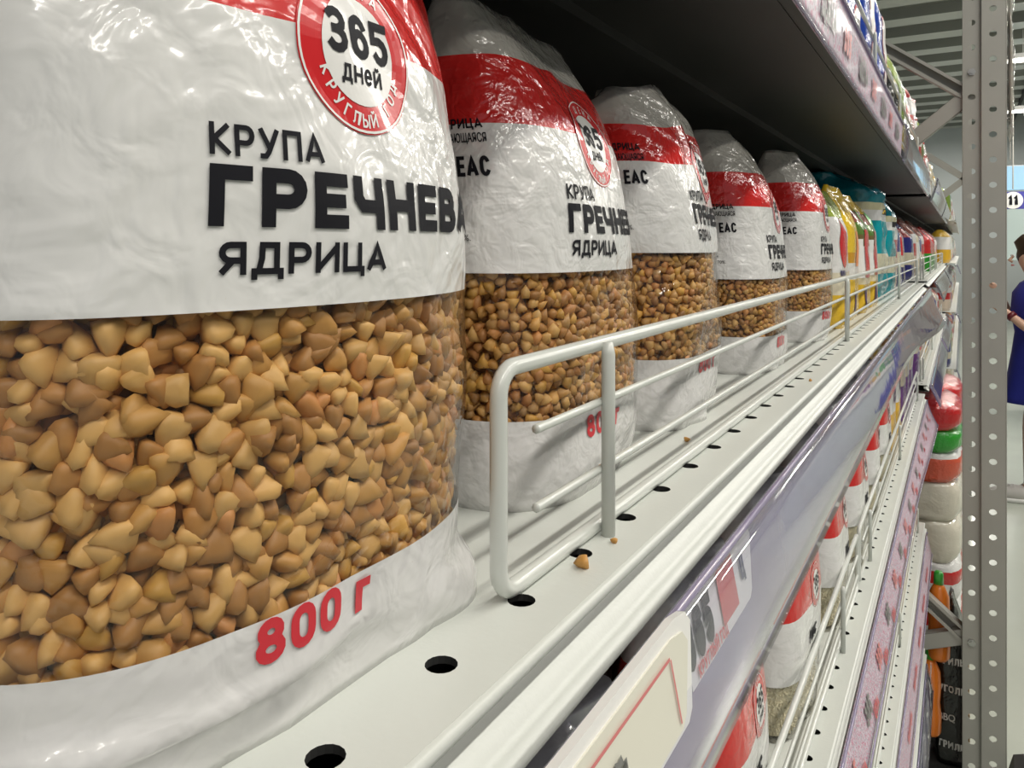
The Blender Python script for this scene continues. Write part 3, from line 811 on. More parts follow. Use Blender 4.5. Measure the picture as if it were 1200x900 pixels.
for k in range(9):
    onstrip(stD, ('ЦЕНА', '365')[k % 2], .030, (M['greyink'], M['pinkink'])[k % 2], .35 + .115 * k, .70, -.0850, .203, -.0880, .149)

# ------------------------------------------------------------------ buckwheat bags
b1_, P1 = buck_bag(-.168, .133, math.radians(0), 1, 'largest buckwheat bag, nearest to the camera, kernels filling its clear window', near=True, zs=(.028, .0895, .149, .178), H=.215, D=.100, W=.142, n=2.7)
buck_bag(-.178, .312, math.radians(3), 2, 'second buckwheat bag from the camera, behind the guard end', zs=(.035, .0915, .150, .179), H=.205, amp=.0018, lean=-.012)
buck_bag(-.178, .461, math.radians(7), 3, 'third buckwheat bag, its red band crumpled and folded', zs=(.040, .099, .150, .172), H=.198, amp=.0024, cr=1.5)
buck_bag(-.178, .682, math.radians(2), 4, 'fourth buckwheat bag from the camera, plain wide red band', zs=(.030, .076, .135, .163), H=.200, lean=-.01)
buck_bag(-.176, .920, math.radians(0), 5, 'farthest buckwheat bag, beside the cereal packs', zs=(.034, .078, .140, .172), H=.208)
buck_bag(-.300, .385, math.radians(6), 6, 'buckwheat bag in the second row, only its pale top showing', zs=(.040, .099, .150, .155), H=.212, detail=0)

# spilled kernels on the shelf
for i, (x, y, s_) in enumerate(((-.1042, .2225, .0028), (-.1035, .2465, .0012), (-.125, .395, .0016), (-.100, .62, .0012))):
    S = K2[i]; c = (.55, .28, .07)
    o = newobj('spilled_kernel', tint_mesh('spilled_kernel', S[0], S[1], [c] * len(S[0]), M['kernel'])); o.location = (x, y, ZC - .102 + s_ * .62); o.scale = (s_,) * 3; o.rotation_euler = (1.2, .5 * i, .8)
    tag(o, ('largest spilled buckwheat kernel on the shelf beside the guard corner', 'crumb of kernel on the shelf by the nearest guard post', 'spilled kernel under the guard before the third buckwheat bag', 'tiny kernel crumb on the shelf edge far along')[i], 'kernel')

# ------------------------------------------------------------------ rice bags
def rice_bag(y, seed, label, grains, x=-.160, s=1.0, rz=0):
    root = empty('rice_bag', (x, y, ZC + LEV['B']), rz); tag(root, label, 'bag', 'rice bags below the buckwheat')
    H = .205 * s; P = Pouch(.135, .085, H, seed, amp=.0016)
    m = rm
    P.film('film', m, root, 60, 36)
    core(P, root, .004, .05, .004, M['rice_core'], 'rice_mass', 36, 8)
    if grains: grain_fill(P, root, .003, .048, .0042, .0058, R1, rcol, M['rice'], seed, -P.P * .42, P.P * .22, layers=1, name='rice_grain', stuffname='rice_grains')
    P.decal('lettering', text_mesh('РИС', .0165, .045, .88, .005), M['black'], root, -.010, .067)
    P.decal('lettering', text_mesh('ДЛИННОЗЕРНЫЙ', .0070, .03, .72, .005), M['black'], root, -.010, .057)
    logo(P, root, .012, .113, .0195, ring=seed < 24)
    return root
rm = pouch_mat('rice_film', [(0, (.7, .68, .55), 0), (.050 / .205, WHT, 1), (.103 / .205, RED, 1), (.158 / .205, WHT, 1)], bump=.25, bscale=100)
M['rice_core'] = mat('rice_mass_pale', (.62, .57, .42), .5, bump=.9, bscale=220, var=.25, vscale=180)
for i, y in enumerate((.30, .515, .735, .955, 1.165, 1.375, 1.57)):
    rice_bag(y, 20 + i, ('nearest rice bag, mostly hidden under the price channel', 'second rice bag, red top behind the lilac channel', 'third rice bag, logo and white label in full view',
                         'fourth rice bag from the camera', 'fifth rice bag, its logo half hidden', 'sixth rice bag behind the far guard', 'last rice bag, before the yellow pasta packs')[i], i < 4, rz=math.radians((0, 2, -3, 3, 0, 4, -2)[i]))
# dark ribbed trays behind the rice
def tray(y, z, label, x=-.30, ln=.26):
    r = empty('ribbed_tray', (x, y, ZC + z)); tag(r, label, 'tray', 'ribbed trays behind the rice')
    mb = MB(); mb.box(-.09, .09, -ln / 2, ln / 2, 0, .19); mb.build('tray_body', M['cardboard'], r)
    rb = MB()
    for k in range(26): rb.box(.09, .0925, -ln / 2 + .004 + k * (ln - .008) / 26, -ln / 2 + .004 + (k + .55) * (ln - .008) / 26, .01, .18)
    for k in range(18): rb.box(-.088 + k * .01, -.083 + k * .01, -ln / 2, ln / 2, .19, .1925)
    rb.build('ribs', M['cardboard'], r, kind='stuff')
for i, y in enumerate((.16, .45, .74, 1.03)):
    tray(y, LEV['B'], ('nearest', 'second', 'third', 'fourth')[i] + ' dark ribbed tray behind the rice bags')

# ------------------------------------------------------------------ other packs
FBOX = curve([(0, .9), (.05, 1), (.7, .95), (.86, .55), (1, .04)])
FAB = curve([(0, .98), (1, .97)])
def photo_stops(cols): return cols
pm = {}
pm['cereal'] = pouch_mat('cereal_film', [(0, (.72, .46, .03), 1), (.24, (.70, .62, .42), 1), (.36, WHT, 1), (.56, (.16, .12, .04), 1), (.66, (.10, .20, .04), 1), (.76, (.22, .06, .04), 1), (.86, (.78, .52, .03), 1)], bump=.3)
pm['cereal_yellow'] = pouch_mat('cereal_yellow_film', [(0, (.72, .46, .03), 1), (.30, WHT, 1), (.42, (.60, .30, .02), 1), (.50, (.78, .52, .03), 1)], bump=.3)
pm['cereal_white'] = pouch_mat('cereal_white_film', [(0, (.72, .46, .03), 1), (.24, (.72, .66, .5), 1), (.40, WHT, 1), (.80, (.30, .38, .06), 1)], bump=.3)
pm['teal'] = pouch_mat('teal_film', [(0, (.0, .28, .33), 1), (.20, (.62, .58, .42), 1), (.36, (.0, .29, .34), 1), (.62, WHT, 1), (.70, (.62, .58, .38), 1), (.76, (.0, .17, .22), 1)], bump=.35, bscale=60)
pm['navy'] = pouch_mat('navy_film', [(0, (.03, .03, .16), 1), (.25, (.65, .6, .45), 1), (.45, (.03, .03, .2), 1), (.7, (.3, .04, .04), 1), (.85, (.02, .02, .10), 1)], bump=.4)
pm['redpack'] = pouch_mat('red_white_film', [(0, (.6, .5, .4), 1), (.35, (.5, .04, .04), 1), (.55, WHT, 1), (.7, (.35, .10, .07), 1)], bump=.5)
pm['redtop'] = pouch_mat('red_film', [(0, (.03, .3, .03), 1), (.4, (.5, .02, .02), 1)], bump=.4)
pm['pasta'] = pouch_mat('pasta_film', [(0, (.68, .40, .03), 1), (.40, WHT, 1), (.78, (.68, .42, .04), 1)], bump=.4)
pm['purple'] = pouch_mat('purple_film', [(0, (.13, .03, .20), 1), (.42, (.60, .52, .40), 1), (.62, (.13, .03, .20), 1), (.88, (.6, .3, .1), 1)], bump=.4)
pm['cream'] = pouch_mat('cream_film', [(0, (.62, .58, .45), 1), (.3, WHT, 1), (.6, (.62, .55, .4), 1)], bump=.4)
pm['blue'] = pouch_mat('blue_snack_film', [(0, (.02, .06, .36), 1), (.90, (.45, .03, .03), 1)], bump=.5, bscale=90)
pm['orange'] = pouch_mat('orange_snack_film', [(0, (.6, .1, .03), 1), (.4, (.65, .5, .4), 1), (.7, (.55, .08, .03), 1)], bump=.5)
pm['black'] = pouch_mat('black_yellow_film', [(0, (.6, .4, .02), 1), (.45, (.015, .015, .015), 1), (.75, (.7, .5, .02), 1), (.82, (.015, .015, .015), 1)], bump=.5)
pm['green'] = pouch_mat('green_snack_film', [(0, (.25, .2, .05), 1), (.4, (.16, .24, .04), 1), (.8, (.25, .35, .05), 1)], bump=.5)
pm['stripe'] = pouch_mat('wafer_film', [(0, (.6, .5, .45), 1), (.25, (.45, .04, .04), 1), (.4, WHT, 1), (.55, (.5, .05, .05), 1), (.7, WHT, 1), (.85, (.45, .04, .04), 1)], bump=.6)
pm['coffee'] = pouch_mat('black_film', [(0, (.01, .01, .01), 1), (.97, (.05, .04, .03), 1)], bump=.5, bscale=60)
pm['whitebag'] = pouch_mat('white_sack_film', [(0, (.70, .66, .55), 1)], bump=.4, bscale=50)
protos = {}
def pack(kind, x, y, z, W, D, H, label, cat='pack', group=None, seed=0, decals=(), name=None, rz=0, nu=40, nh=24, amp=.0018, slump=0, fb=FBOX, cr=1.0, tiltx=0):
    root = empty(name or (kind + '_pack'), (x, y, ZC + z), rz); root.rotation_euler.y = tiltx
    tag(root, label, cat, group)
    P = Pouch(W, D, H, seed + 40, amp=amp, fb=fb, fa=FAB, slump=slump, n=4.5, crumple=cr)
    P.film('film', pm[kind], root, nu, nh)
    for nm, tm, m, u, h in decals: P.decal(nm, tm, m, root, u, h, .0006 if nm != 'lettering' else .0010)
    return root
zA = LEV['A']
oval = disc2(0, .032, 28, 4, .62); small = text_mesh('КИНОА', .010, .04, .8, .006)
sq = rect2(.020, .026)
pack('cereal_white', -.165, 1.075, zA, .10, .075, .175, 'white cereal pack with red oval, beside the farthest buckwheat bag', 'pack', 'cereal packs on the eye-level shelf', 1,
     (('red_oval', oval, M['red'], -.018, .108), ('lettering', small, M['navy'], -.040, .066), ('purple_square', sq, M['purple'], .0, .012)), name='cereal_pack')
pack('cereal_yellow', -.168, 1.20, zA, .105, .075, .190, 'bright yellow topped cereal pack', 'pack', 'cereal packs on the eye-level shelf', 2,
     (('purple_square', sq, M['purple'], -.03, .012), ('orange_patch', rect2(.03, .05), M['orange'], -.01, .075)), name='cereal_pack')
for i, (y, lb) in enumerate(((1.335, 'cereal pack with red ribbon and vegetable picture, beside the yellow one'), (1.475, 'second red ribboned cereal pack, next to the teal bags'))):
    pack('cereal', -.168, y, zA, .105, .08, .185, lb, 'pack', 'cereal packs on the eye-level shelf', 3 + i,
         (('red_ribbon', rect2(.034, .075, 5, 10), M['red'], -.030, .055), ('purple_square', sq, M['purple'], -.035, .010), ('green_leaf_print', disc2(0, .012, 14, 2), M['green'], -.01, .152), ('white_flash', rect2(.014, .06, 3, 6), M['white'], -.052, .055)), name='cereal_pack')
FT = curve([(0, .95), (.3, 1.02), (.6, 1.0), (.8, 1.0), (.92, .75), (1, .2)])
pack('teal', -.235, 1.70, zA, .20, .20, .248, 'large teal grain bag with slumped top', 'bag', 'teal grain bags', 7,
     (('lettering', text_mesh('РИС', .020, .04, .8, .008), M['white'], -.05, .125), ('black_label', rect2(.05, .012), M['black'], -.03, .168), ('yellow_label', rect2(.02, .008), M['yellow'], -.01, .170)), name='grain_bag', amp=.006, slump=.01, fb=FT, cr=1.2, nu=70, nh=50)
pack('teal', -.225, 1.945, zA, .20, .18, .225, 'second teal grain bag, behind the slumped one', 'bag', 'teal grain bags', 8,
     (('lettering', text_mesh('РИС', .020, .04, .8, .008), M['white'], -.05, .11), ('black_label', rect2(.05, .012), M['black'], -.03, .148)), name='grain_bag', amp=.005, fb=FT, nu=60, nh=40)
pack('redpack', -.20, 2.13, zA, .12, .12, .22, 'red and white pack between teal and navy bags', 'pack', None, 9, name='flour_pack')
pack('navy', -.21, 2.27, zA, .13, .14, .20, 'navy pack with pale lower half, under the upper shelf', 'pack', 'navy packs', 10, name='cereal_pack')
pack('navy', -.21, 2.41, zA, .12, .14, .19, 'second navy pack, at the end of the nearest bay', 'pack', 'navy packs', 11,
     (('red_label', rect2(.04, .06), M['red'], -.05, .08),), name='cereal_pack')
# beyond the post, eye level
seq = ['navy', 'redpack', 'cream', 'navy', 'redpack', 'redtop', 'redtop', 'redtop', 'cream', 'purple', 'redpack', 'navy', 'pasta', 'redpack']
y = 2.78
nmz = ['first', 'second', 'third', 'fourth', 'fifth', 'sixth', 'seventh', 'eighth', 'ninth', 'tenth', 'eleventh', 'twelfth', 'thirteenth', 'fourteenth', 'fifteenth', 'sixteenth', 'seventeenth', 'eighteenth', 'nineteenth', 'twentieth']
cn = dict(navy='navy', redpack='red and white', cream='cream', redtop='red topped green', purple='purple', pasta='yellow', stripe='red striped', whitebag='white', coffee='black', green='green', orange='orange', black='black and yellow', blue='blue')
for i, k in enumerate(seq):
    dx = .022 if k == 'redtop' else 0
    pack(k, -.20 + dx, y, zA, .17, .13, (.19, .21, .2)[i % 3] - (.01 if k == 'redtop' else 0), '%s pack, %s along the eye-level shelf beyond the post' % (cn[k], nmz[i]), 'pack', 'packs beyond the post, eye level', 60 + i, nu=24, nh=14, name='grocery_pack')
    y += .20
# rice shelf, far part
zB = LEV['B']
for i, (k, y, H) in enumerate((('pasta', 1.78, .20), ('pasta', 1.93, .20), ('purple', 2.10, .21), ('purple', 2.26, .21), ('purple', 2.42, .20))):
    dec = (('purple_label', disc2(0, .016, 16, 2, 1.3), M['purple'], -.005, .115), ('lettering', text_mesh('Макфа'.upper()[:0] or 'ПАСТА', .008, .03, .8, .006), M['white'], -.017, .112)) if k == 'pasta' else ()
    pack(k, -.165, y, zB, .14, .09, H, ('nearer yellow pasta pack with white label past the rice', 'farther yellow pasta pack with white label past the rice', 'first purple and beige pack seen under the channel end', 'second purple and beige pack under the channel end', 'last purple and beige pack at the bay end')[i], 'pack', 'packs after the rice', 80 + i, dec, name='pasta_pack' if k == 'pasta' else 'grocery_pack', nu=30, nh=20)
y = 2.80
for i, k in enumerate(['purple', 'redpack', 'cream', 'pasta', 'navy', 'redpack', 'cream', 'redpack', 'pasta', 'navy', 'cream', 'redpack']):
    pack(k, -.19, y, zB, .18, .14, .2, '%s pack, %s along the waist-level shelf beyond the post' % (cn[k], nmz[i]), 'pack', 'packs beyond the post, waist level', 100 + i, nu=20, nh=12, name='grocery_pack'); y += .215
# lower shelves of the nearest bay
for z, g, cols in ((LEV['C'], 'second below the buckwheat', ['cream', 'cream', 'pasta', 'cream', 'cream', 'redpack', 'cream', 'pasta', 'cream', 'orange']), (LEV['E'], 'lowest', ['cream', 'redpack', 'cream', 'pasta', 'cream', 'green', 'cream', 'orange', 'green', 'redpack'])):
    for i, k in enumerate(cols):
        pack(k, -.17, .33 + .235 * i, z, .19, .10, .22, '%s pack, %s along the %s shelf' % (cn[k], nmz[i], g if g == 'lowest' else 'shelf ' + g) if g == 'lowest' else '%s pack, %s along the shelf %s' % (cn[k], nmz[i], g), 'pack', 'packs on the shelf ' + g, 130 + i, nu=24, nh=14, name='grocery_pack')
# upper shelf packs
zD = LEV['D']
ov = disc2(0, .038, 28, 4, .8); ovr = disc2(.038, .044, 28, 1, .82); FU = curve([(0, .9), (.1, 1), (.8, .95), (.93, .7), (1, .25)])
up = [('orange', .52, .26), ('orange', .71, .27), ('orange', .90, .28), ('blue', 1.09, .32), ('blue', 1.29, .325), ('blue', 1.50, .32), ('black', 1.72, .235), ('black', 1.90, .245), ('green', 2.08, .285), ('stripe', 2.25, .27), ('orange', 2.40, .25)]
for i, (k, y, H) in enumerate(up):
    dec = ()
    if k == 'blue': dec = (('white_oval', ov, M['white'], .01, .19), ('oval_rim', ovr, M['red'], .01, .19), ('lettering', text_mesh('ЧИПСЫ', .014, .04, .8, .008), M['red'], -.03, .245), ('white_oval', place2(ov, 0, 0), M['white'], .01, .10), ('oval_rim', ovr, M['red'], .01, .10))
    pack(k, -.165, y, zD, .15, .095, H, '%s snack pack, %s along the upper shelf above the buckwheat' % (cn[k], nmz[i]), 'pack', 'snack packs on the upper shelf', 160 + i, dec, nu=40, nh=24, name='snack_pack')
y = 2.85
for i, k in enumerate(['stripe', 'stripe', 'stripe', 'green', 'stripe', 'stripe', 'redpack', 'cream', 'cream', 'cream', 'pasta', 'pasta', 'cream']):
    pack(k, -.195, y, zD, .17, .12, .36 - .03 * (i % 3) - .008 * i, '%s pack, %s along the upper shelf beyond the post' % (cn[k], nmz[i]), 'pack', 'packs beyond the post, upper shelf', 190 + i, nu=24, nh=16, name='snack_pack', cr=2, fb=FU, amp=.005); y += .20
for lv, nm in (('D', 'upper'), ('A', 'eye-level'), ('B', 'waist-level'), ('C', 'knee-level'), ('E', 'lowest')):
    for i in range(9):
        k = ['stripe', 'pasta', 'navy', 'redpack', 'cream', 'greenf', 'purple', 'orange'][(i * 3 + len(nm)) % 8]; k = 'green' if k == 'greenf' else k
        pack(k, -.13, 6.0 + i * .5, LEV[lv], .42, .13, .22, '%s pack, %s along the %s shelf of the farthest bay' % (cn[k], nmz[i], nm), 'pack', 'packs in the farthest bay, %s shelf' % nm, 400 + i, nu=18, nh=8, name='grocery_pack', fb=FU)
    if lv != 'D': price_holder(5.76, 10.6, LEV[lv] - .01, LEV[lv] - .07, 'clear channel on the %s shelf of the farthest bay' % nm, M['lilac'], xt=-.034, xb=-.012)
# stacked packs on a pallet beyond the post, below the waist-level shelf
pal = empty('pallet', (-.12, 3.35, 0)); tag(pal, 'low wooden pallet under the stacked packs beyond the post', 'pallet')
wood = mat('pallet_wood', (.28, .19, .1), .8, var=.2)
for k in range(6): MB().box(-.30, .14, -.52 + k * .18, -.40 + k * .18, .10, .12).build('board', wood, pal)
for x in (-.28, -.05, .10): MB().box(x, x + .04, -.52, .5, 0, .10).build('runner', wood, pal)
z = .121 - ZC
lay = [('coffee', .19, 1), ('whitebag', .15, 0), ('stripe', .13, 0), ('whitebag', .15, 0), ('whitebag', .15, 0), ('orange', .10, 0), ('green', .07, 0), ('redtop', .09, 0)]
FL = curve([(0, .86), (.2, 1), (.8, 1), (1, .8)])
pm['redflat'] = pouch_mat('red_flat_film', [(0, (.5, .02, .02), 1)], bump=.5); pm['greenflat'] = pouch_mat('green_flat_film', [(0, (.03, .32, .03), 1)], bump=.5)
pm['orangeflat'] = pouch_mat('orange_flat_film', [(0, (.62, .10, .05), 1), (.8, WHT, 1)], bump=.5)
pm['redwhite'] = pouch_mat('red_white_sack', [(0, WHT, 1), (.5, (.55, .02, .02), 1), (.8, WHT, 1)], bump=.4)
lay = [('whitebag', .13), ('redwhite', .15), ('redwhite', .14), ('whitebag', .14), ('whitebag', .13), ('orangeflat', .10), ('greenflat', .075), ('redflat', .085)]
fn = dict(whitebag='white sack', redwhite='red and white sack', orangeflat='orange-red pack', greenflat='green pack', redflat='red pack')
for col_, yy in enumerate((3.13, 3.55)):
    z = .121 - ZC
    for i, (k, h) in enumerate(lay):
        r_ = pack(k, -.135, yy, z, .38, .27, h - .003, '%s, %s from the bottom of the %s pallet stack' % (fn[k], nmz[i], ('nearer', 'farther')[col_]), 'pack', 'stacked packs on the pallet', 220 + i + 9 * col_, nu=32, nh=8, fb=FL, amp=.003, name='sack' if 'white' in k else 'grocery_pack')
        z += h
# black packs with orange and green tops standing low on the floor in front of the pallet
dump = empty('display_tray', (-.10, 2.74, 0)); tag(dump, 'low dark display tray on the floor under the black packs', 'tray')
MB().box(-.12, .11, -.075, .075, 0, .03).build('tray_base', M['panel'], dump)
for k, (x, lb) in enumerate(((-.030, 'black glossy pack with white lettering on the floor tray, nearer the post'), (-.155, 'black glossy pack with white lettering on the floor tray, nearer the shelves'))):
    r_ = pack('coffee', x, 2.735, -ZC + .032, .12, .085, .50, lb, 'pack', 'black packs on the floor tray', 250 + k, name='charcoal_pack', cr=1.5, amp=.003)
    P_ = Pouch(.12, .085, .50, 290 + k, amp=.003, fb=FBOX, fa=FAB, n=4.5, crumple=1.5)
    for q in range(5):
        P_.decal('lettering', text_mesh(('ГРИЛЬ', 'BBQ', 'УГОЛЬ')[q % 3], .030, .03, .8, .01), M['white'], r_, -P_.P / 4 - .035, .05 + .085 * q, .0012)
for k, (x, z, m, nm, lb) in enumerate(((-.062, .56, 'orange', 'squeeze_bottle', 'upper orange bottle with green cap below the brace'), (-.085, .33, 'orange', 'squeeze_bottle', 'lower orange bottle with green cap beside the black packs'))):
    r_ = empty(nm, (x, 2.64, 0)); tag(r_, lb, 'bottle', 'orange bottles')
    rs = [.024, .030, .031, .027, .030, .028, .018, .012]
    hs = [0, .01, .06, .10, .14, .19, .215, .225]
    zb_ = z - .225
    MB().tube([(0, 0, .03 + zb_ + h) for h in hs], rs, 16).build('bottle_body', M['orange'], r_, True)
    MB().tube([(0, 0, .03 + zb_ + .225), (0, 0, .03 + zb_ + .255), (0, 0, .03 + zb_ + .262)], [.014, .013, .009], 14).build('cap', M['green'], r_, True)

# ------------------------------------------------------------------ rack upright frame between the bays
YF = 2.56
fr = empty('rack_frame', (0, YF, 0)); tag(fr, 'tall grey perforated steel rack post with diagonal braces', 'rack frame')
def perforated(x0, x1, z0, z1, yf, xc, pitch, zph, r, name, sq=False):
    mb = MB(); n = 16; hw = pitch / 2
    k0 = math.ceil((z0 + hw - zph) / pitch); k1 = math.floor((z1 - hw - zph) / pitch)
    zs = [zph + pitch * k for k in range(k0, k1 + 1)]
    w2 = min(xc - x0, x1 - xc)
    for zc in zs:
        b = len(mb.v)
        for lay_ in range(3):
            for k in range(n):
                t = 2 * math.pi * k / n; cx, cz = math.cos(t), math.sin(t)
                if lay_ == 0: q = max(abs(cx), abs(cz)); mb.v.append((xc + w2 * cx / q, yf, zc + hw * cz / q))
                else: mb.v.append((xc + r * cx * 1.12, yf + (.0025 if lay_ == 2 else 0), zc + r * cz))
        for k in range(n):
            k2 = (k + 1) % n
            for a in (0, 1): mb.f.append((b + a * n + k, b + a * n + k2, b + a * n + n + k2, b + a * n + n + k)); mb.m.append(0)
    za, zb = zs[0] - hw, zs[-1] + hw
    mb.box(x0, x1, yf, yf + .0025, z0, za); mb.box(x0, x1, yf, yf + .0025, zb, z1)
    if xc - w2 > x0 + 1e-5: mb.box(x0, xc - w2, yf, yf + .0025, za, zb)
    if xc + w2 < x1 - 1e-5: mb.box(xc + w2, x1, yf, yf + .0025, za, zb)
    return mb.build(name, M['steel'], fr)
PZ = .0709
perforated(.002, .040, 0, 4.2, 0, .0225, PZ, .075 - .03, .0085, 'inner_flange')
perforated(.0475, .104, 0, 4.2, -.012, .074, PZ, .075, .0085, 'outer_flange')
s = MB(); s.box(.040, .0475, -.0005, .002, 0, 4.2)
s.extrude_y([(.0, 0)], 0, 0)
s.box(-.001, .002, 0, .07, 0, 4.2); s.box(.104, .107, -.012, .06, 0, 4.2); s.box(.0455, .048, -.012, .001, 0, 4.2)
s.box(.0, .012, .067, .070, 0, 4.2)
o = s.build('side_web', M['steel'], fr); soften(o, .0012, 2)
for zz in (.075 - .03 + PZ * round((ZC + .472 - .045) / PZ) - ZC, .045 + PZ * round((ZC - 1.127 - .045) / PZ) - ZC):
    MB().tube([(.0225, .004, ZC + zz), (.0225, -.006, ZC + zz)], .0105, 6).build('bolt', M['bolt'], fr)
    MB().tube([(.0225, -.004, ZC + zz), (.0225, -.010, ZC + zz)], .0055, 12).build('bolt', M['bolt'], fr)
bs = MB(); bs.box(-.03, .14, -.045, .10, 0, .008); bs.build('foot_plate', M['steel'], fr)
def brace(xa, za, xb, zb, y, w_=.038, name='brace'):
    """C channel between two points of the frame plane"""
    a = Vector((xa, 0, ZC + za)); b = Vector((xb, 0, ZC + zb)); d = (b - a).normalized(); n = Vector((-d.z, 0, d.x)); n = n if n.z > 0 else -n
    mb = MB()
    def bx(p0, p1, o0, o1, y0, y1):
        i = len(mb.v)
        for yy in (y0, y1):
            for p, o_ in ((p0, o0), (p1, o0), (p1, o1), (p0, o1)):
                v = p + n * o_; mb.v.append((v.x, yy, v.z))
        for f in ((0, 1, 2, 3), (7, 6, 5, 4), (0, 4, 5, 1), (1, 5, 6, 2), (2, 6, 7, 3), (3, 7, 4, 0)): mb.f.append(tuple(i + q for q in f)); mb.m.append(0)
    return mb, a, b, bx
def open_channel(xa, za, xb, zb, y):
    mb, a, b, bx = brace(xa, za, xb, zb, y)
    bx(a, b, .016, .019, y, y + .03); bx(a, b, -.019, -.016, y, y + .03); bx(a, b, -.019, .019, y + .028, y + .031)
    bx(a, b, .010, .019, y - .001, y + .002); bx(a, b, -.019, -.010, y - .001, y + .002)
    mb.build('brace', M['steel'], fr)
def closed_channel(xa, za, xb, zb, y):
    mb, a, b, bx = brace(xa, za, xb, zb, y)
    bx(a, b, -.022, .022, y, y + .003); bx(a, b, .019, .022, y, y + .03); bx(a, b, -.022, -.019, y, y + .03)
    o = mb.build('brace', M['steel'], fr); soften(o, .002, 3)
open_channel(.03, .430, -.95, 1.16, .012)
closed_channel(.03, .452, -.95, -.36, .016)
open_channel(.03, -1.145, -.95, -.33, .012)
closed_channel(.03, -1.115, -.95, -1.52, .016)
MB().box(-1.0, -.93, 0, .06, 0, 4.2).build('rear_post', M['steel'], fr)
# black column protector on the floor
cp = MB(); cp.extrude_y([(.112, 0), (.112, .10), (.125, .15), (.15, .16), (.20, .09), (.21, 0)], 2.50, 2.62)
cp.f.append(tuple(range(6))); cp.m.append(0); cp.f.append(tuple(range(6, 12))[::-1]); cp.m.append(0)
o = cp.build('column_protector', mat('black_rubber', (.015, .015, .015), .5)); tag(o, 'black protector on the floor beside the steel post', 'protector')
# far frame
f2 = empty('rack_frame', (0, 5.68, 0)); tag(f2, 'far steel rack post with brace, between the distant bays', 'rack frame')
MB().box(.004, .05, 0, .01, 0, 4.2).build('post', M['steel'], f2)
for xa, za, xb, zb in ((.03, .43, -.95, 1.16), (.03, .452, -.95, -.36)):
    mb, a, b, bx = brace(xa, za, xb, zb, 0); bx(a, b, -.02, .02, .012, .03); mb.build('brace', M['steel'], f2)
# plastic wrapped packs whose film shows past the far edge of the post
wrapm = clear_mat('crumpled_wrap', (.95, .95, .93), .25, (.6, .6, .58), .1, bump=1.0, bscale=45)
pm['wrap'] = wrapm
wr = empty('wrapped_bundle', (.1165, 2.585, ZC + .30)); tag(wr, 'crumpled clear plastic wrap bulging past the steel post, above head height', 'bundle')
Pw = Pouch(.08, .018, .42, 300, amp=.004, fb=curve([(0, .1), (.2, .8), (.45, 1.05), (.7, .7), (1, .5)]), fa=FAB, crumple=2)
Pw.film('film', wrapm, wr, 40, 40); core(Pw, wr, .05, .36, .004, mat('wrapped_goods', (.35, .30, .24), .6, var=.4, vscale=40), 'contents', 24, 10)
MB().tube([(0, 0, .30), (0, 0, .42), (0, 0, .48)], .004, 6).build('hanging_cord', M['steel'], wr)

# ------------------------------------------------------------------ far store: sign, light panel, counter
sg = empty('aisle_sign', (1.22, 17.0, ZC + 1.02)); tag(sg, 'blue aisle sign with white disc reading 11', 'sign')
# sized for its distance
def sign(parent, D):
    s_ = D / 900
    MB().box(-.6 * s_ * 20, .6 * s_ * 20, 0, .03, -.6 * s_ * 17 * 1, .6 * s_ * 17).build('board', mat('sign_blue', (.06, .06, .34), .4), parent)
    vs, fs = disc2(0, 10.0 * s_, 36, 2)
    newobj('disc', mesh('disc', [(x, -.012, z) for x, z in vs], fs, M['white']), parent)
    vs, fs = text_mesh('11', 15 * s_, .05, 1, None, 'CENTER')
    newobj('lettering', mesh('lettering', [(x, -.02, z - 5.3 * s_) for x, z in vs], fs, M['black']), parent)
sg.location = (.665, 14.0, ZC + .72); sign(sg, 11.7)
MB().tube([(0, 0, .17), (0, 0, 2.4)], .01, 6).build('hanging_rod', M['steel'], sg)
pnl = bpy.data.materials.new('lit_panel'); pnl.use_nodes = True; _p = pnl.node_tree.nodes['Principled BSDF']
_p.inputs['Base Color'].default_value = (.35, .6, .8, 1); _p.inputs['Emission Color'].default_value = (.36, .62, .85, 1); _p.inputs['Emission Strength'].default_value = .65
lp = empty('light_panel', (1.20, 15.5, ZC + 1.175)); tag(lp, 'pale blue lit panel above the aisle sign', 'light panel')
MB().box(-.6, .8, 0, .05, -.20, .20).build('screen', pnl, lp); MB().box(-.62, .82, .05, .08, -.22, .22).build('panel_frame', M['white'], lp)
for x in (-.5, .7): MB().tube([(x, .04, .3), (x, .04, 2.5)], .01, 5).build('hanger', M['steel'], lp)
lw = empty('wall_poster', (1.6, 15.9, ZC + .38)); tag(lw, 'pale wall poster with a thin dark sketch below the aisle sign', 'poster')
MB().box(-1.0, 1.2, 0, .03, -.6, .58).build('board', mat('poster_pale', (.60, .72, .70), .5), lw)
MB().tube([(-.30, -.01, .20), (-.18, -.01, -.05), (0, -.01, .02), (.2, -.01, .0)], .012, 5).build('sketch_line', M['greyink'], lw)
MB().tube([(-.24, -.01, -.16), (-.14, -.01, .04)], .010, 5).build('sketch_line', M['greyink'], lw)
ct = empty('counter', (1.3, 8.6, 0)); tag(ct, 'pale store counter behind the shopper', 'counter')
MB().box(-.75, 1.6, -.3, .5, .9, .96).build('counter_top', M['white'], ct); MB().box(-.70, 1.55, -.25, .45, 0, .9).build('counter_body', mat('counter_grey', (.50, .56, .56), .4), ct)
cb_ = empty('display_unit', (1.3, 8.6, .962)); tag(cb_, 'pale display box standing on the store counter, yellow top edge', 'display unit')
MB().box(-.70, 1.55, .12, .45, 0, .44).build('unit_body', mat('display_pale', (.6, .66, .62), .5), cb_); MB().box(-.71, 1.56, .11, .46, .44, .48).build('unit_top', mat('display_top_yellow', (.6, .5, .15), .5), cb_)
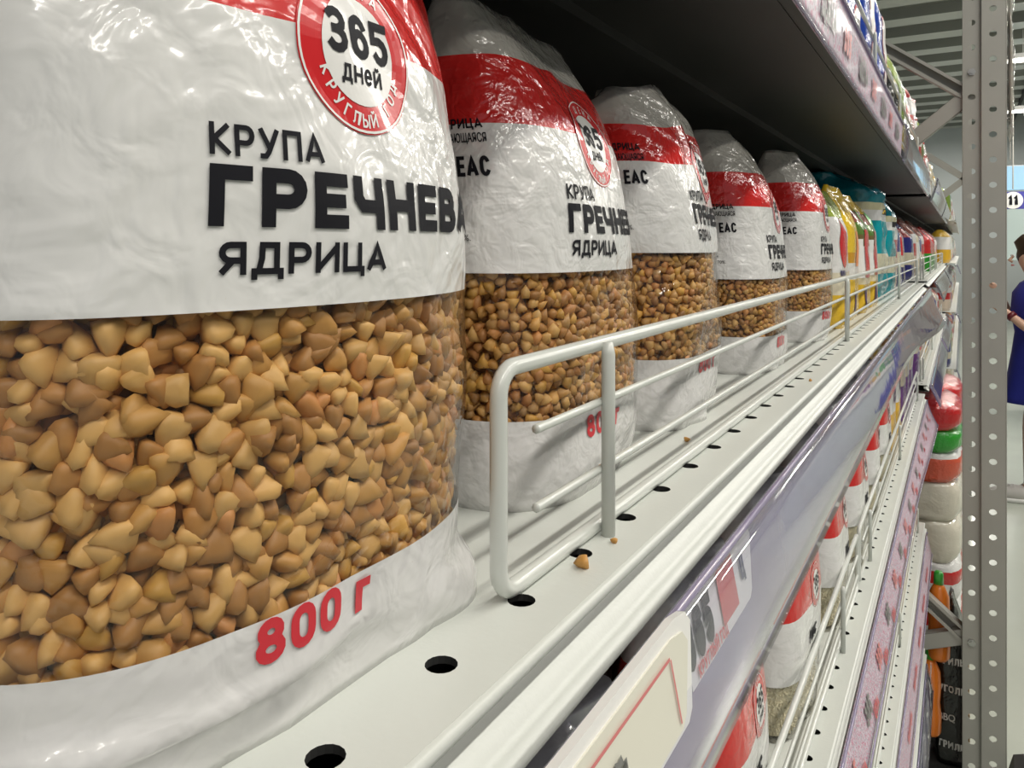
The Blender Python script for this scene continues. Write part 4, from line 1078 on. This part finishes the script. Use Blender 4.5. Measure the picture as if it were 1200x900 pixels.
rr = random.Random(9); cc = ['redflat', 'whitebag', 'navy', 'greenflat', 'pasta', 'purple', 'orangeflat', 'redwhite']
cnm = ['red', 'white', 'navy', 'green', 'yellow', 'purple', 'orange-red', 'red and white']
for i in range(8):
    for lev, zz in ((0, .961), (1, 1.443)):
        pack(cc[(i + 3 * lev) % 8], .66 + i * .15, 8.86 if lev else 8.62, zz - ZC, .12, .09, .16 if lev else .20, '%s pack, %s along the %s' % (cnm[(i + 3 * lev) % 8], nmz[i], ('counter top', 'display box on the counter')[lev]), 'pack', 'packs on the counter', 310 + i + 10 * lev, nu=14, nh=8, name='grocery_pack', rz=-1.57)

# ------------------------------------------------------------------ shopper in a blue dress
def skin_chain(name, verts, edges, radii, root, m, parent, sub=2):
    me = bpy.data.meshes.new(name); me.from_pydata(verts, edges, []); me.materials.append(m)
    o = bpy.data.objects.new(name, me); COL.objects.link(o); o.parent = parent
    sk = o.modifiers.new('skin', 'SKIN'); sk.use_smooth_shade = True
    for i, v in enumerate(me.skin_vertices[0].data):
        r = radii[i]; v.radius = r if isinstance(r, tuple) else (r, r); v.use_root = (i == root)
    sb = o.modifiers.new('sub', 'SUBSURF'); sb.levels = sub; sb.render_levels = sub
    return o
skinm = mat('skin', (.62, .38, .27), .5, var=.06, vscale=30); hairm = mat('hair_dark_brown', (.035, .02, .012), .45, bump=.4, bscale=90); dressm = mat('dress_blue', (.015, .022, .26), .7, bump=.2, bscale=120, var=.15, vscale=9)
shoem = mat('shoe_pale', (.50, .48, .45), .6); solem = mat('shoe_sole', (.75, .75, .72), .5); leggm = mat('leggings_dark', (.03, .02, .04), .7)
pr_ = empty('person', (.43, 5.9, 0), math.radians(8)); tag(pr_, 'person in a blue sleeveless dress and pale trainers reaching toward the racks', 'person')
# faces -x
V = [(0, 0, .93), (.0, 0, 1.05), (-.01, 0, 1.20), (-.02, 0, 1.33), (-.03, 0, 1.40), (-.045, 0, 1.46),  # pelvis, waist, chest, upper chest, neck, skull base
     (-.065, 0, 1.53), (-.07, 0, 1.585)]
R = [(.125, .15), (.11, .125), (.125, .145), (.10, .14), (.048, .048), (.06, .055), (.088, .075), (.07, .06)]
E = [(i, i + 1) for i in range(7)]
def chain(start, pts, rs):
    k = start
    for p, r in zip(pts, rs): V.append(p); R.append(r); E.append((k, len(V) - 1)); k = len(V) - 1
    return k
for sy, dx in ((-1, -.10), (1, .12)):
    chain(0, [(.0, sy * .09, .86), (dx * .5 - .02, sy * .095, .50), (dx + .02, sy * .09, .10), (dx - .01, sy * .09, .055), (dx - .12, sy * .095, .035)], [(.085, .085), (.055, .055), (.034, .034), (.036, .034), (.03, .025)])
h1 = chain(3, [(-.03, -.165, 1.345), (-.05, -.20, 1.16), (-.08, -.205, 1.07), (-.21, -.13, 1.19), (-.25, -.115, 1.215)], [.046, .038, .034, .024, (.026, .016)])
h2 = chain(3, [(-.03, .165, 1.345), (-.09, .19, 1.20), (-.14, .18, 1.15), (-.23, .08, 1.33), (-.265, .07, 1.36)], [.046, .038, .034, .024, (.026, .016)])
for hb, sy, up_ in ((h1, -1, .35), (h2, 1, .2)):
    bx_, by_, bz_ = V[hb]
    for q, ln in enumerate((.058, .066, .062, .050)):
        oy = (-.024 + .016 * q) * .9
        chain(hb, [(bx_ - .028, by_ + oy, bz_ + .008), (bx_ - .028 - ln * .5, by_ + oy, bz_ + .014), (bx_ - .028 - ln * .9, by_ + oy, bz_ - .006)], [.009, .008, .007])
    chain(hb, [(bx_ - .005, by_ - sy * .028, bz_ + .014), (bx_ - .035, by_ - sy * .042, bz_ + .020)], [.010, .008])
skin_chain('body', V, E, R, 0, skinm, pr_)
# face
for sy in (-1, 1):
    MB().tube([(-.150, sy * .028, 1.548), (-.157, sy * .028, 1.548)], [.009, .006], 10).build('eye', M['white'], pr_, True)
    MB().tube([(-.155, sy * .028, 1.548), (-.159, sy * .028, 1.548)], [.005, .004], 8).build('iris', M['black'], pr_, True)
    MB().tube([(-.07, sy * .078, 1.515), (-.065, sy * .086, 1.545), (-.07, sy * .080, 1.565)], [.008, .012, .007], 8).build('ear', skinm, pr_, True)
MB().tube([(-.150, 0, 1.545), (-.172, 0, 1.518), (-.155, 0, 1.508)], [.007, .011, .009], 8).build('nose', skinm, pr_, True)
MB().tube([(-.150, -.020, 1.486), (-.158, 0, 1.487), (-.150, .020, 1.486)], [.003, .006, .003], 8).build('mouth', M['pinkink'], pr_, True)
# hair cap and bun
v_, f_ = ico(3); hv = []
for p in v_:
    q = Vector((p.x * .112 + .018, p.y * .098, p.z * .125 + .03))
    if p.x < -.35 and p.z < .45: q = q * .70
    n_ = noise.noise(p * 6) * .006; hv.append(q + p * n_ + Vector((-.068, 0, 1.54)))
newobj('hair', mesh('hair', hv, f_, hairm, True), pr_)
newobj('hair_bun', mesh('hair_bun', [Vector((.055 + p.x * .045, p.y * .04, 1.56 + p.z * .04)) for p in v_], f_, hairm, True), pr_)
# dress
def loft(name, rings, m, parent, n=40, wav=0):
    vs = []; fs = []
    for (cx, z, a, b, fl) in rings:
        for k in range(n):
            t = 2 * math.pi * k / n; rr_ = 1 + fl * math.sin(t * 7 + z * 3)
            vs.append((cx + a * math.cos(t) * rr_, b * math.sin(t) * rr_, z))
    for j in range(len(rings) - 1):
        for k in range(n): fs.append((j * n + k, j * n + (k + 1) % n, (j + 1) * n + (k + 1) % n, (j + 1) * n + k))
    o = newobj(name, mesh(name, vs, fs, m, True), parent); s_ = o.modifiers.new('solid', 'SOLIDIFY'); s_.thickness = .004; return o
loft('dress', [(.01, .62, .225, .235, .05), (.01, .66, .215, .225, .05), (.005, .80, .185, .205, .035), (0, .93, .160, .185, .02), (-.005, 1.06, .138, .155, .01), (-.012, 1.20, .152, .170, 0), (-.02, 1.31, .135, .165, 0), (-.028, 1.375, .085, .125, 0), (-.03, 1.39, .062, .085, 0)], dressm, pr_)
MB().tube([(-.178, -.150, 1.160), (-.197, -.138, 1.180)], .031, 14).build('wrist_band', mat('band_dark_red', (.12, .01, .015), .4), pr_, True)
for sy, dx in ((-1, -.10), (1, .12)):
    v2, f2_ = ico(3); x0 = dx - .07
    newobj('trainer', mesh('trainer', [Vector((x0 + p.x * (.145), sy * .093 + p.y * .050, max(.022, .05 + p.z * (.055 if p.x > -.2 else .040)))) for p in v2], f2_, shoem, True), pr_)
    newobj('sole', mesh('sole', [Vector((x0 + p.x * .150, sy * .093 + p.y * .053, .014 + max(-1, min(1, p.z * 3)) * .013)) for p in v2], f2_, solem, True), pr_)
    for q in range(4): MB().tube([(x0 - .06 + q * .022, sy * .093 - .03, .080 + q * .004), (x0 - .06 + q * .022, sy * .093, .094 + q * .004), (x0 - .06 + q * .022, sy * .093 + .03, .080 + q * .004)], .003, 5).build('lace', solem, pr_, True)
